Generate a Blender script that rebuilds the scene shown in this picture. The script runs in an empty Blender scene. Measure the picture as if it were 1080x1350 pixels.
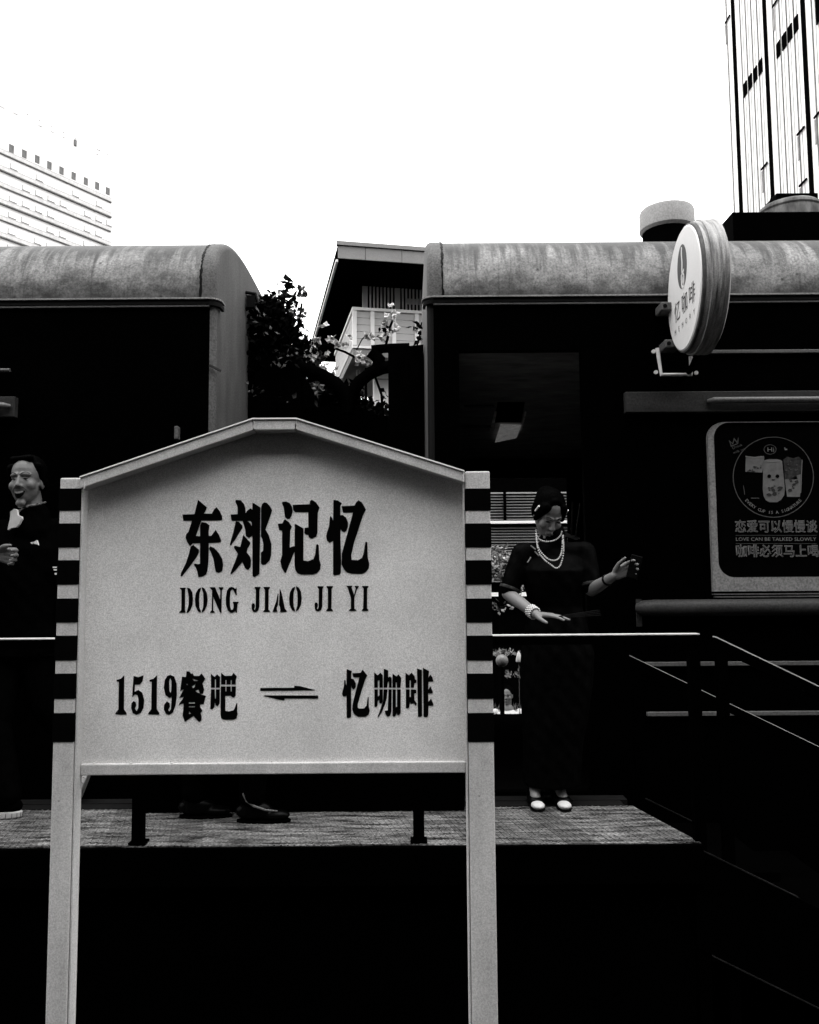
import bpy, bmesh, math, random
from mathutils import Vector, Matrix
random.seed(7)
rad = math.radians
scene = bpy.context.scene
C = scene.collection

# ------------------------------------------------------------------ camera
CAMZ = 2.0
PITCH, ROLL = 4.7, -0.42
RM = Matrix.Rotation(rad(90 + PITCH), 3, 'X') @ Matrix.Rotation(rad(ROLL), 3, 'Z')
cam_data = bpy.data.cameras.new('camera')
cam = bpy.data.objects.new('camera', cam_data)
C.objects.link(cam)
cam_data.sensor_fit = 'HORIZONTAL'
cam_data.sensor_width = 36.0
cam_data.lens = 36.0
cam_data.clip_start = 0.05
cam_data.clip_end = 2000
cam.matrix_world = Matrix.Translation((0, 0, CAMZ)) @ RM.to_4x4()
scene.camera = cam

# ------------------------------------------------------------------ light
SUN_EL, SUN_ROT = 78.0, 165.0
world = bpy.data.worlds.new('World')
scene.world = world
world.use_nodes = True
nt = world.node_tree
bg = nt.nodes['Background']
sky = nt.nodes.new('ShaderNodeTexSky')
sky.sky_type = 'NISHITA'
sky.sun_disc = False
sky.sun_elevation = rad(SUN_EL)
sky.sun_rotation = rad(SUN_ROT)
sky.dust_density = 4.0
bw = nt.nodes.new('ShaderNodeRGBToBW')
nt.links.new(sky.outputs[0], bw.inputs[0])
# overcast: an even white cloud deck, brighter overhead than at the horizon, in front of the clear sky
tcw = nt.nodes.new('ShaderNodeTexCoord')
sepw = nt.nodes.new('ShaderNodeSeparateXYZ')
nt.links.new(tcw.outputs['Generated'], sepw.inputs[0])
deck = nt.nodes.new('ShaderNodeMapRange')
deck.inputs[1].default_value = 0.0; deck.inputs[2].default_value = 1.0
deck.inputs[3].default_value = 8.5; deck.inputs[4].default_value = 25.0
nt.links.new(sepw.outputs['Z'], deck.inputs[0])
addw = nt.nodes.new('ShaderNodeMath'); addw.operation = 'ADD'
nt.links.new(bw.outputs[0], addw.inputs[0]); nt.links.new(deck.outputs[0], addw.inputs[1])
nt.links.new(addw.outputs[0], bg.inputs[0])
bg.inputs[1].default_value = 0.15
sun_data = bpy.data.lights.new('sun', 'SUN')
sun_data.energy = 0.5
sun_data.angle = rad(20)
sun_data.color = (1, 0.985, 0.97)
sun = bpy.data.objects.new('sun', sun_data)
C.objects.link(sun)
sdir = Vector((math.sin(rad(SUN_ROT)) * math.cos(rad(SUN_EL)), math.cos(rad(SUN_ROT)) * math.cos(rad(SUN_EL)), math.sin(rad(SUN_EL))))
sun.rotation_euler = sdir.to_track_quat('Z', 'Y').to_euler()
sun.location = (0, -5, 20)
vs = scene.view_settings
vs.view_transform = 'Standard'
vs.look = 'None'
vs.gamma = 1
vs.use_curve_mapping = False
vs.exposure = 0.15

# ------------------------------------------------------------------ measuring helpers (photograph pixels -> metres)
CP = Vector((0, 0, CAMZ))
def ray(px, py):
    return RM @ Vector(((px - 540) / 1080, -(py - 675) / 1080, -1))
def at(px, py, Y):
    d = ray(px, py)
    return CP + d * (Y / d.y)
def onplane(px, py, P, n):
    d = ray(px, py)
    return CP + d * ((P - CP).dot(n) / d.dot(n))

# ------------------------------------------------------------------ materials
MATS = {}
def mat(name, v, rough=0.7, spec=0.2, var=0.0, scale=8.0, world=False, stretch=(1, 1, 1), bump=0.0, bscale=None, metal=0.0, grain=0.0, gscale=700, coat=0.0, con=0.22, rnd=0.0, specks=0):
    m = bpy.data.materials.new(name)
    m.use_nodes = True
    n, l = m.node_tree.nodes, m.node_tree.links
    b = n['Principled BSDF']
    b.inputs['Roughness'].default_value = rough
    b.inputs['Specular IOR Level'].default_value = spec
    b.inputs['Metallic'].default_value = metal
    b.inputs['Coat Weight'].default_value = coat
    col = (v, v * 0.985, v * 0.975, 1)
    b.inputs['Base Color'].default_value = col
    tc = n.new('ShaderNodeTexCoord')
    mp = n.new('ShaderNodeMapping')
    mp.inputs['Scale'].default_value = stretch
    src = n.new('ShaderNodeNewGeometry').outputs['Position'] if world else tc.outputs['Object']
    l.new(src, mp.inputs[0])
    last = None
    if var or grain:
        ns = n.new('ShaderNodeTexNoise')
        ns.inputs['Scale'].default_value = scale
        ns.inputs['Detail'].default_value = 8
        ns.inputs['Roughness'].default_value = 0.65
        l.new(mp.outputs[0], ns.inputs['Vector'])
        mr = n.new('ShaderNodeMapRange')
        mr.inputs[1].default_value = 0.5 - con; mr.inputs[2].default_value = 0.5 + con
        mr.inputs[3].default_value = 1 - var; mr.inputs[4].default_value = 1 + var
        l.new(ns.outputs['Fac'], mr.inputs[0])
        last = mr.outputs[0]
        if grain:
            g = n.new('ShaderNodeTexNoise')
            g.inputs['Scale'].default_value = gscale
            g.inputs['Detail'].default_value = 2
            l.new(src, g.inputs['Vector'])
            gr = n.new('ShaderNodeMapRange')
            gr.inputs[1].default_value = 0.3; gr.inputs[2].default_value = 0.7
            gr.inputs[3].default_value = 1 - grain; gr.inputs[4].default_value = 1 + grain
            l.new(g.outputs['Fac'], gr.inputs[0])
            mm = n.new('ShaderNodeMath'); mm.operation = 'MULTIPLY'
            l.new(last, mm.inputs[0]); l.new(gr.outputs[0], mm.inputs[1])
            last = mm.outputs[0]
        if specks:   # chips and fly specks
            vo = n.new('ShaderNodeTexVoronoi'); vo.inputs['Scale'].default_value = specks
            l.new(tc.outputs['Object'], vo.inputs['Vector'])
            vr_ = n.new('ShaderNodeMapRange'); vr_.inputs[1].default_value = 0.02; vr_.inputs[2].default_value = 0.06
            vr_.inputs[3].default_value = 0.55; vr_.inputs[4].default_value = 1.0
            l.new(vo.outputs['Distance'], vr_.inputs[0])
            dm = n.new('ShaderNodeTexNoise'); dm.inputs['Scale'].default_value = 2.2; dm.inputs['Detail'].default_value = 5
            l.new(tc.outputs['Object'], dm.inputs['Vector'])
            dr2 = n.new('ShaderNodeMapRange'); dr2.inputs[1].default_value = 0.35; dr2.inputs[2].default_value = 0.55
            dr2.inputs[3].default_value = 0.88; dr2.inputs[4].default_value = 1.0
            l.new(dm.outputs['Fac'], dr2.inputs[0])
            for q_ in (vr_, dr2):
                m3 = n.new('ShaderNodeMath'); m3.operation = 'MULTIPLY'
                l.new(last, m3.inputs[0]); l.new(q_.outputs[0], m3.inputs[1]); last = m3.outputs[0]
        if rnd:
            oi = n.new('ShaderNodeObjectInfo'); rr_ = n.new('ShaderNodeMapRange')
            rr_.inputs[3].default_value = 1 - rnd; rr_.inputs[4].default_value = 1 + rnd
            l.new(oi.outputs['Random'], rr_.inputs[0])
            m2 = n.new('ShaderNodeMath'); m2.operation = 'MULTIPLY'
            l.new(last, m2.inputs[0]); l.new(rr_.outputs[0], m2.inputs[1]); last = m2.outputs[0]
        vm = n.new('ShaderNodeVectorMath'); vm.operation = 'SCALE'
        vm.inputs[0].default_value = col[:3]
        l.new(last, vm.inputs['Scale'])
        l.new(vm.outputs[0], b.inputs['Base Color'])
    if bump:
        bn = n.new('ShaderNodeTexNoise')
        bn.inputs['Scale'].default_value = bscale or scale
        bn.inputs['Detail'].default_value = 6
        l.new(mp.outputs[0], bn.inputs['Vector'])
        bp = n.new('ShaderNodeBump')
        bp.inputs['Strength'].default_value = bump
        bp.inputs['Distance'].default_value = 0.01
        l.new(bn.outputs['Fac'], bp.inputs['Height'])
        l.new(bp.outputs[0], b.inputs['Normal'])
    MATS[name] = m
    return m

mat('asphalt', 0.0003, 0.95, 0.0, 0.4, 12, bump=0.3, bscale=80)
mat('black_paint', 0.0003, 0.6, 0.002, 0.4, 5)
mat('black_band', 0.0012, 0.8, 0.01, 0.3, 30)
mat('ink', 0.002, 0.9, 0.0, 0.3, 60)
mat('sign_white', 0.65, 0.75, 0.15, 0.09, 5, grain=0.24, gscale=290, bump=0.06, bscale=300, specks=26)
mat('post_white', 0.46, 0.7, 0.15, 0.16, 5, stretch=(3, 3, 0.6), grain=0.22, gscale=290, bump=0.05, bscale=200, specks=18)
mat('post_inner', 0.50, 0.7, 0.15, 0.12, 5, stretch=(3, 3, 0.6), grain=0.2, gscale=290)
mat('weld', 0.5, 0.5, 0.4, 0.2, 60)
mat('end_grey', 0.078, 0.65, 0.15, 0.40, 4, stretch=(1, 1, 0.4), grain=0.35, gscale=85, bump=0.08, bscale=12)
mat('gutter_grey', 0.2, 0.5, 0.3, 0.35, 9, stretch=(0.6, 2, 2), grain=0.35, gscale=85)
mat('gutter_dark', 0.004, 0.6, 0.05, 0.4, 14)
mat('vent_grey', 0.3, 0.6, 0.2, 0.08, 8, grain=0.18, gscale=85)
mat('vent_rust', 0.09, 0.7, 0.1, 0.85, 7, stretch=(2, 2, 0.5))
mat('dull_trim', 0.022, 0.55, 0.12, 0.35, 8, stretch=(0.4, 2, 2), grain=0.35, gscale=85)
mat('trim_grey', 0.075, 0.45, 0.3, 0.25, 8, stretch=(0.4, 2, 2), grain=0.35, gscale=85)
mat('frame_grey', 0.155, 0.55, 0.25, 0.12, 6, grain=0.35, gscale=85)
mat('deck_wood', 0.072, 0.85, 0.02, 0.92, 16, world=True, stretch=(0.30, 1.9, 1), grain=0.6, gscale=85, bump=0.6, bscale=40, con=0.13, rnd=0.3)
mat('deck_edge', 0.005, 0.85, 0.05, 0.4, 30)
mat('rail_sheen', 0.45, 0.35, 0.5, 0.25, 20, stretch=(0.4, 1, 1))  # pale colour stands in for sky reflected on the black rail tops
mat('skin', 0.12, 0.5, 0.3, 0.06, 30)
mat('skin_dark', 0.078, 0.5, 0.3, 0.08, 30)
mat('hair', 0.0005, 0.5, 0.004, 0.4, 40, stretch=(1, 1, 0.2), bump=0.5, bscale=160)
mat('dress', 0.0010, 0.55, 0.01, 0.98, 26, bump=0.1, bscale=120)
mat('black_cloth', 0.0008, 0.9, 0.0, 0.4, 20, bump=0.2, bscale=60)
mat('white_cloth', 0.5, 0.85, 0.1, 0.1, 20, bump=0.2, bscale=40)
mat('pearl', 0.36, 0.25, 0.5, 0.05, 60)
mat('white_shoe', 0.42, 0.45, 0.4, 0.1, 40)
mat('shoe_black', 0.001, 0.3, 0.04, 0.2, 20)
mat('eye_dark', 0.0008, 0.6, 0.02)
mat('lips', 0.05, 0.5, 0.2)
mat('silver', 0.6, 0.3, 0.5)
mat('leaf_dark', 0.002, 0.7, 0.01, 0.6, 20)
mat('leaf_mid', 0.07, 0.6, 0.15, 0.5, 30)
mat('bract_pale', 0.50, 0.75, 0.1, 0.35, 25)
mat('stem_dark', 0.001, 0.8, 0.0, 0.4, 20)
mat('rubber', 0.0008, 0.85, 0.0, 0.4, 12)
mat('tower_white', 0.86, 0.8, 0.1, 0.02, 0.3)
mat('facade_line', 0.34, 0.8, 0.1, 0.4, 2)
mat('tower_joint', 0.16, 0.8, 0.0, 0.5, 2)
mat('facade_band', 0.55, 0.8, 0.1, 0.2, 3)
mat('corner_dark', 0.006, 0.5, 0.05, 0.4, 6, stretch=(1, 1, 0.4))
mat('facade_dark', 0.0015, 0.8, 0.0, 0.3, 1)
mat('facade_window_and_shade', 0.11, 0.4, 0.2, 0.4, 1)
mat('facade_faint', 0.62, 0.8, 0.1, 0.1, 1)
mat('fascia_grey', 0.20, 0.7, 0.15, 0.12, 2, grain=0.1, gscale=60)
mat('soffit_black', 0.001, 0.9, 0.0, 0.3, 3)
mat('board_pale', 0.50, 0.7, 0.1, 0.06, 3)
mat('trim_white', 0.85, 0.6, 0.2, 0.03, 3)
mat('slat_pale', 0.55, 0.6, 0.2, 0.1, 3)
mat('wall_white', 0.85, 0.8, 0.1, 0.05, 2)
mat('sign_face', 0.66, 0.45, 0.3, 0.05, 5, grain=0.06, gscale=260)
mat('sign_logo', 0.07, 0.6, 0.2, 0.2, 8)
mat('sign_letter', 0.06, 0.6, 0.1, 0.5, 30)
mat('drum_streaked', 0.21, 0.5, 0.3, 0.97, 9, stretch=(6, 0.5, 0.5), grain=0.25, gscale=160, bump=0.3, bscale=12)
mat('drum_edge', 0.05, 0.6, 0.2, 0.7, 22)
mat('poster_black', 0.0008, 0.5, 0.006, 0.3, 6)
mat('poster_line', 0.13, 0.7, 0.1, 0.25, 40)
mat('poster_dim', 0.05, 0.7, 0.1, 0.3, 30)
mat('poster_cup', 0.105, 0.7, 0.1, 0.3, 22)
mat('poster_brown', 0.022, 0.7, 0.1, 0.95, 30)
mat('ceiling_olive', 0.3, 0.8, 0.1, 0.5, 9, stretch=(0.4, 1.5, 1))
mat('hatch_metal', 0.85, 0.5, 0.3, 0.6, 10)
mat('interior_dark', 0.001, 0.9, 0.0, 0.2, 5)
mat('louvre', 0.14, 0.6, 0.2, 0.25, 12)
mat('garden_leaf', 0.16, 0.6, 0.15, 0.7, 20)
_m = mat('ceiling_glow', 0.4, 0.5, 0.3, 0.6, 12)  # glowing material added for the bright ceiling patch, not a real lamp
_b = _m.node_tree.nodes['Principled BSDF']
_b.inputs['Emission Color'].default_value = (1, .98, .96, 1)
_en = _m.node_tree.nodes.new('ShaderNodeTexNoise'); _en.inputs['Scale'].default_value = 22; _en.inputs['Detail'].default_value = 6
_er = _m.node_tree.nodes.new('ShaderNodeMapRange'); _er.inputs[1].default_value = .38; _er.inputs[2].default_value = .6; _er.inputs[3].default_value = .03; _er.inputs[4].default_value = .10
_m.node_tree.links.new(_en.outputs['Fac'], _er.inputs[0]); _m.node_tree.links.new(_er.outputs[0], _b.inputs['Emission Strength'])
mat('shading_hall_brick', 0.03, 0.9, 0.05, 0.3, 3)
mat('hall_glass', 0.005, 0.5, 0.1, 0.3, 2)
mat('edge_dim', 0.009, 0.6, 0.05, 0.8, 9)
mat('lamp_glass', 0.12, 0.4, 0.3, 0.4, 30)

def roof_material():
    m = bpy.data.materials.new('roof_weathered')
    m.use_nodes = True
    n, l = m.node_tree.nodes, m.node_tree.links
    b = n['Principled BSDF']
    b.inputs['Roughness'].default_value = 0.6
    b.inputs['Specular IOR Level'].default_value = 0.2
    geo = n.new('ShaderNodeNewGeometry')
    def noise(scale, st, det=8, ro=0.6):
        mp = n.new('ShaderNodeMapping'); mp.inputs['Scale'].default_value = st
        l.new(geo.outputs['Position'], mp.inputs[0])
        t = n.new('ShaderNodeTexNoise'); t.inputs['Scale'].default_value = scale
        t.inputs['Detail'].default_value = det; t.inputs['Roughness'].default_value = ro
        l.new(mp.outputs[0], t.inputs['Vector'])
        return t.outputs['Fac']
    def mrange(x, a, bb, c, d):
        r = n.new('ShaderNodeMapRange')
        r.inputs[1].default_value = a; r.inputs[2].default_value = bb
        r.inputs[3].default_value = c; r.inputs[4].default_value = d
        l.new(x, r.inputs[0]); return r.outputs[0]
    def math_(op, a, bb):
        k = n.new('ShaderNodeMath'); k.operation = op
        for i, q in enumerate((a, bb)):
            if isinstance(q, (int, float)): k.inputs[i].default_value = q
            else: l.new(q, k.inputs[i])
        return k.outputs[0]
    sep = n.new('ShaderNodeSeparateXYZ'); l.new(geo.outputs['Position'], sep.inputs[0])
    z = sep.outputs['Z']
    streak = noise(5, (3.6, 0.3, 0.30))
    patch = noise(3.4, (1, 1, 1.4), 10, 0.72)
    speck = noise(26, (1, 1, 1), 5)
    grain = noise(75, (1, 1, 1), 3, 0.7)
    # soot washed down from the crown of the roof: ragged lower edge
    edge = math_('ADD', z, mrange(streak, 0.28, 0.72, -0.17, 0.17))
    soot = mrange(edge, 4.00, 4.16, 1.0, 0.20)
    vo = n.new('ShaderNodeTexVoronoi'); vo.inputs['Scale'].default_value = 7.0
    l.new(geo.outputs['Position'], vo.inputs['Vector'])
    pit = mrange(vo.outputs['Distance'], 0.03, 0.10, 0.25, 1.0)
    soot = math_('MULTIPLY', soot, pit)
    run = noise(9, (4.0, 0.2, 0.12), 5, 0.7)
    soot = math_('MULTIPLY', soot, mrange(run, 0.32, 0.48, 0.66, 1.0))
    # grime along the gutter
    edge2 = math_('ADD', z, mrange(patch, 0.25, 0.75, -0.10, 0.10))
    grime = mrange(edge2, 3.76, 3.92, 0.18, 1.0)
    pv = mrange(patch, 0.36, 0.64, 0.55, 1.30)
    sv = mrange(speck, 0.30, 0.46, 0.65, 1.0)
    gv = mrange(grain, 0.36, 0.64, 0.66, 1.34)
    f = math_('MULTIPLY', soot, grime)
    f = math_('MULTIPLY', f, pv); f = math_('MULTIPLY', f, sv); f = math_('MULTIPLY', f, gv)
    vm = n.new('ShaderNodeVectorMath'); vm.operation = 'SCALE'
    vm.inputs[0].default_value = (0.19, 0.188, 0.186)
    l.new(f, vm.inputs['Scale'])
    l.new(vm.outputs[0], b.inputs['Base Color'])
    bp = n.new('ShaderNodeBump'); bp.inputs['Strength'].default_value = 0.25; bp.inputs['Distance'].default_value = 0.02
    l.new(patch, bp.inputs['Height']); l.new(bp.outputs[0], b.inputs['Normal'])
    MATS['roof_weathered'] = m
roof_material()

# ------------------------------------------------------------------ object helpers
WL = {}
def tag(o, label=None, cat=None, group=None, kind=None):
    if label: o['label'] = label
    if cat: o['category'] = cat
    if group: o['group'] = group
    if kind: o['kind'] = kind
    return o
def thing(name, loc, label, cat, group=None):
    o = bpy.data.objects.new(name, None)
    C.objects.link(o)
    o.location = loc
    o.empty_display_size = 0.1
    WL[o] = Vector(loc)
    return tag(o, label, cat, group)
def link_mesh(name, me, material, parent=None, smooth=False, loc=None):
    """verts in world space -> recentred object, optionally a child."""
    if loc is None:
        if len(me.vertices):
            lo = Vector([min(v.co[i] for v in me.vertices) for i in range(3)])
            hi = Vector([max(v.co[i] for v in me.vertices) for i in range(3)])
            loc = (lo + hi) / 2
        else:
            loc = Vector((0, 0, 0))
        me.transform(Matrix.Translation(-loc))
    o = bpy.data.objects.new(name, me)
    C.objects.link(o)
    if material: me.materials.append(MATS[material])
    if smooth:
        for p in me.polygons: p.use_smooth = True
    WL[o] = Vector(loc)
    if parent is not None:
        o.parent = parent
        o.location = Vector(loc) - WL[parent]
    else:
        o.location = loc
    return o
class B:
    def __init__(s): s.v = []; s.f = []
    def add(s, vs, fs):
        k = len(s.v); s.v += [Vector(q) for q in vs]; s.f += [tuple(i + k for i in f) for f in fs]; return s
    def hexa(s, p):  # 8 points: bottom 4 ccw, top 4
        return s.add(p, [(3, 2, 1, 0), (4, 5, 6, 7), (0, 1, 5, 4), (1, 2, 6, 5), (2, 3, 7, 6), (3, 0, 4, 7)])
    def box(s, x0, x1, y0, y1, z0, z1):
        return s.hexa([(x0, y0, z0), (x1, y0, z0), (x1, y1, z0), (x0, y1, z0), (x0, y0, z1), (x1, y0, z1), (x1, y1, z1), (x0, y1, z1)])
    def obox(s, o, ex, ey, ez):  # oriented box from a corner and three edge vectors
        o, ex, ey, ez = map(Vector, (o, ex, ey, ez))
        return s.hexa([o, o + ex, o + ex + ey, o + ey, o + ez, o + ex + ez, o + ex + ey + ez, o + ey + ez])
    def bar(s, a, b, w, h, up=(0, 0, 1)):
        a, b = Vector(a), Vector(b); d = (b - a).normalized(); up = Vector(up)
        r = d.cross(up).normalized(); u = r.cross(d)
        return s.obox(a - r * w / 2 - u * h / 2, r * w, b - a, u * h)
    def tube(s, pts, r, n=10, closed=False):
        pts = [Vector(p) for p in pts]; m = len(pts)
        rs = r if isinstance(r, (list, tuple)) else [r] * m
        rings = []; prev = None
        for i, p in enumerate(pts):
            if closed: t = pts[(i + 1) % m] - pts[i - 1]
            else: t = pts[min(i + 1, m - 1)] - pts[max(i - 1, 0)]
            t.normalize()
            a = prev if prev else (Vector((0, 0, 1)) if abs(t.z) < 0.9 else Vector((1, 0, 0)))
            x = (a - t * a.dot(t)).normalized(); prev = x; y = t.cross(x)
            rings.append([p + (x * math.cos(q * 2 * math.pi / n) + y * math.sin(q * 2 * math.pi / n)) * rs[i] for q in range(n)])
        k = len(s.v)
        for g in rings: s.v += g
        for i in range(m if closed else m - 1):
            for q in range(n):
                s.f.append((k + i * n + q, k + i * n + (q + 1) % n, k + ((i + 1) % m) * n + (q + 1) % n, k + ((i + 1) % m) * n + q))
        if not closed:
            s.f.append(tuple(k + q for q in range(n))[::-1]); s.f.append(tuple(k + (m - 1) * n + q for q in range(n)))
        return s
    def lathe(s, c, axis, prof, n=40):  # prof: (distance along axis, radius)
        c, axis = Vector(c), Vector(axis).normalized()
        a = Vector((0, 0, 1)) if abs(axis.z) < 0.9 else Vector((1, 0, 0))
        x = (a - axis * a.dot(axis)).normalized(); y = axis.cross(x); k = len(s.v)
        for h, r in prof:
            s.v += [c + axis * h + (x * math.cos(q * 2 * math.pi / n) + y * math.sin(q * 2 * math.pi / n)) * max(r, 1e-4) for q in range(n)]
        for i in range(len(prof) - 1):
            for q in range(n):
                s.f.append((k + i * n + q, k + i * n + (q + 1) % n, k + (i + 1) * n + (q + 1) % n, k + (i + 1) * n + q))
        s.f.append(tuple(k + q for q in range(n))[::-1]); s.f.append(tuple(k + (len(prof) - 1) * n + q for q in range(n)))
        return s
    def build(s, name, material, parent=None, smooth=False, bevel=0.0, fix=True):
        me = bpy.data.meshes.new(name)
        me.from_pydata(s.v, [], s.f)
        if fix or bevel:
            bm = bmesh.new(); bm.from_mesh(me)
            bmesh.ops.recalc_face_normals(bm, faces=bm.faces[:])
            if bevel:
                es = [e for e in bm.edges if len(e.link_faces) == 2 and e.calc_face_angle(0) > 0.6]
                bmesh.ops.bevel(bm, geom=es, offset=bevel, segments=2, affect='EDGES', profile=0.5, clamp_overlap=True)
            bm.to_mesh(me); bm.free()
        me.update()
        o = link_mesh(name, me, material, parent)
        if smooth:
            for p in me.polygons: p.use_smooth = True
            try: me.set_sharp_from_angle(angle=rad(38))
            except Exception: pass
        return o
def boxo(name, material, parent, x0, x1, y0, y1, z0, z1, bevel=0.0):
    return B().box(x0, x1, y0, y1, z0, z1).build(name, material, parent, bevel=bevel)

def flat_polys(name, material, parent, loops, place, thick):
    """2-D loops (holes allowed) -> thin solid; place(x, y) gives the world point of a loop point, thick the offset vector."""
    cu = bpy.data.curves.new(name, 'CURVE'); cu.dimensions = '2D'; cu.fill_mode = 'BOTH'
    for lp in loops:
        sp = cu.splines.new('POLY'); sp.points.add(len(lp) - 1)
        for p, (x, y) in zip(sp.points, lp): p.co = (x, -y, 0, 1)
        sp.use_cyclic_u = True
    t = bpy.data.objects.new('tmp', cu); C.objects.link(t)
    dg = bpy.context.evaluated_depsgraph_get(); dg.update()
    me = bpy.data.meshes.new_from_object(t.evaluated_get(dg))
    bpy.data.objects.remove(t); bpy.data.curves.remove(cu)
    bm = bmesh.new(); bm.from_mesh(me); bpy.data.meshes.remove(me)
    bmesh.ops.remove_doubles(bm, verts=bm.verts[:], dist=1e-4)
    for v in bm.verts: v.co = place(v.co.x, -v.co.y)
    r = bmesh.ops.extrude_face_region(bm, geom=bm.faces[:])
    for v in [g for g in r['geom'] if isinstance(g, bmesh.types.BMVert)]: v.co += thick
    bmesh.ops.recalc_face_normals(bm, faces=bm.faces[:])
    me = bpy.data.meshes.new(name); bm.to_mesh(me); bm.free()
    return link_mesh(name, me, material, parent)
def text_mesh(name, body, material, parent, origin, ex, ez, size, outline=0.0, align='LEFT', fit=None, spacing=1.0, thick=0.0):
    """text laid on the plane spanned by unit vectors ex (reading) and ez (up)."""
    cu = bpy.data.curves.new(name, 'FONT'); cu.body = body; cu.size = size; cu.align_x = align; cu.space_character = spacing
    cu.resolution_u = 2
    if outline: cu.fill_mode = 'NONE'; cu.bevel_depth = outline; cu.bevel_resolution = 0
    t = bpy.data.objects.new('tmp', cu); C.objects.link(t)
    dg = bpy.context.evaluated_depsgraph_get(); dg.update()
    me = bpy.data.meshes.new_from_object(t.evaluated_get(dg))
    bpy.data.objects.remove(t); bpy.data.curves.remove(cu)
    ex, ez, origin = Vector(ex), Vector(ez), Vector(origin); nn = ex.cross(ez)
    sx = 1.0
    if fit:
        xs = [v.co.x for v in me.vertices]; sx = fit / (max(xs) - min(xs))
    for v in me.vertices: v.co = origin + ex * v.co.x * sx + ez * v.co.y + nn * v.co.z
    return link_mesh(name, me, material, parent)

# ------------------------------------------------------------------ setting: ground
g = B()
g.add([(-400, -200, 0), (400, -200, 0), (400, 8.6, 0), (-400, 8.6, 0), (-400, 8.6, -1.55), (400, 8.6, -1.55), (400, 900, -1.55), (-400, 900, -1.55)],
      [(0, 1, 2, 3), (3, 2, 5, 4), (4, 5, 6, 7)])
tag(g.build('ground', 'asphalt', fix=False), 'black asphalt ground stepping down to a garden behind the train', kind='structure')

# dark hall added unseen behind the camera to block low sky light
hall = thing('shading_hall', (0, -9, 0), 'dark hall added unseen behind the viewpoint to shade the front faces', 'building')
boxo('wall', 'shading_hall_brick', hall, -30, 30, -12, -9, 0, 14.5)
for k in range(12):
    x = -27.5 + k * 5
    wn = boxo('window', 'hall_glass', hall, x - 1.1, x + 1.1, -8.999, -8.96, 2.2, 6.2)  # window of the added unseen hall
    for j in range(1, 4): boxo('shading_hall_bar', 'shading_hall_brick', wn, x - 1.1, x + 1.1, -8.957, -8.93, 2.2 + j, 2.26 + j)
boxo('shading_hall_cornice', 'shading_hall_brick', hall, -30.2, 30.2, -12.2, -8.8, 14.503, 15.0)
# platform: deck boards on a black base
DZ, PY0, PY1 = 0.872, 3.60, 4.36
SH = -0.24     # the boards run a little askew, as the right edge of the deck shows
base = B().hexa([(-6, PY0 + .03, 0), (1.20, PY0 + .03, 0), (1.20 + SH * (PY1 - PY0), PY1, 0), (-6, PY1, 0),
                 (-6, PY0 + .03, DZ - .03), (1.20, PY0 + .03, DZ - .03), (1.20 + SH * (PY1 - PY0), PY1, DZ - .03), (-6, PY1, DZ - .03)])
platform = base.build('platform', 'black_paint')
tag(platform, 'raised timber deck platform beside the train', kind='structure')
def deck_board(x1, w):
    b = B(); n = 5; prof = []
    for k in range(n):
        u0 = k / n; u1 = (k + 1) / n
        prof += [(u0 + .012, 0), (u1 - .045, 0), (u1 - .045, .0022), (u1 + .0, .0022)]
    prof[-1] = (1 - .012, 0)
    prof = [(p[0] * w, p[1]) for p in prof[:-2]] + [(w - .0022, 0)]
    ring = [(x, DZ + z) for x, z in prof] + [(w - .0022, DZ - .028), (.0022, DZ - .028)]
    L = PY1 - .19 - PY0
    vs = [(x1 - w + x, PY0, z) for x, z in ring] + [(x1 - w + x + SH * L, PY0 + L, z) for x, z in ring]
    m = len(ring)
    fs = [(i, (i + 1) % m, m + (i + 1) % m, m + i) for i in range(m)] + [tuple(range(m))[::-1], tuple(range(m, 2 * m))]
    return b.add(vs, fs)
w = 0.142
boxo('fascia_board', 'black_paint', platform, -6, 1.235, PY0 - .026, PY0 - .002, DZ - .16, DZ - .004)
ob0 = deck_board(1.235, w + .0030).build('deck_board', 'deck_wood', platform)
for k in range(1, 36):
    o = ob0.copy(); C.objects.link(o); o.location.x -= w * k; o.location.z += random.uniform(-.0016, .0016)
for k in range(2):
    y0 = PY1 - .185 + k * .09
    boxo('deck_trim', 'deck_edge', platform, -5, 1.235 + SH * (y0 - PY0) + (.02 if k else -.04), y0, y0 + .086, DZ - .03, DZ + .003 + .002 * k)

bench = thing('added_bench', (-.9, 4.2, DZ), 'long low black bench added to fill the dark area behind the name board', 'bench')  # bench added as a black mass to fill the dark area
bxa, bxb = at(180, 1060, 4.1).x, at(618, 1060, 4.1).x
boxo('added_seat', 'black_paint', bench, bxa, bxb, 4.085, 4.33, DZ + .36, DZ + .40, bevel=.006)
boxo('added_front_panel', 'black_paint', bench, bxa + .02, bxb - .02, 4.10, 4.125, DZ + .004, DZ + .358)
for x in (bxa + .02, bxb - .06): boxo('added_end_panel', 'black_paint', bench, x, x + .04, 4.127, 4.32, DZ + .004, DZ + .358)
# ------------------------------------------------------------------ station sign
SY = 2.50
sign = thing('station_sign', (-0.4, SY, 0), 'white station name board on two striped posts, black stencilled writing', 'sign')
def zs(py, px=360, Y=SY - .036): return at(px, py, Y).z
def xs(px, py=800, Y=SY - .036): return at(px, py, Y).x
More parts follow.
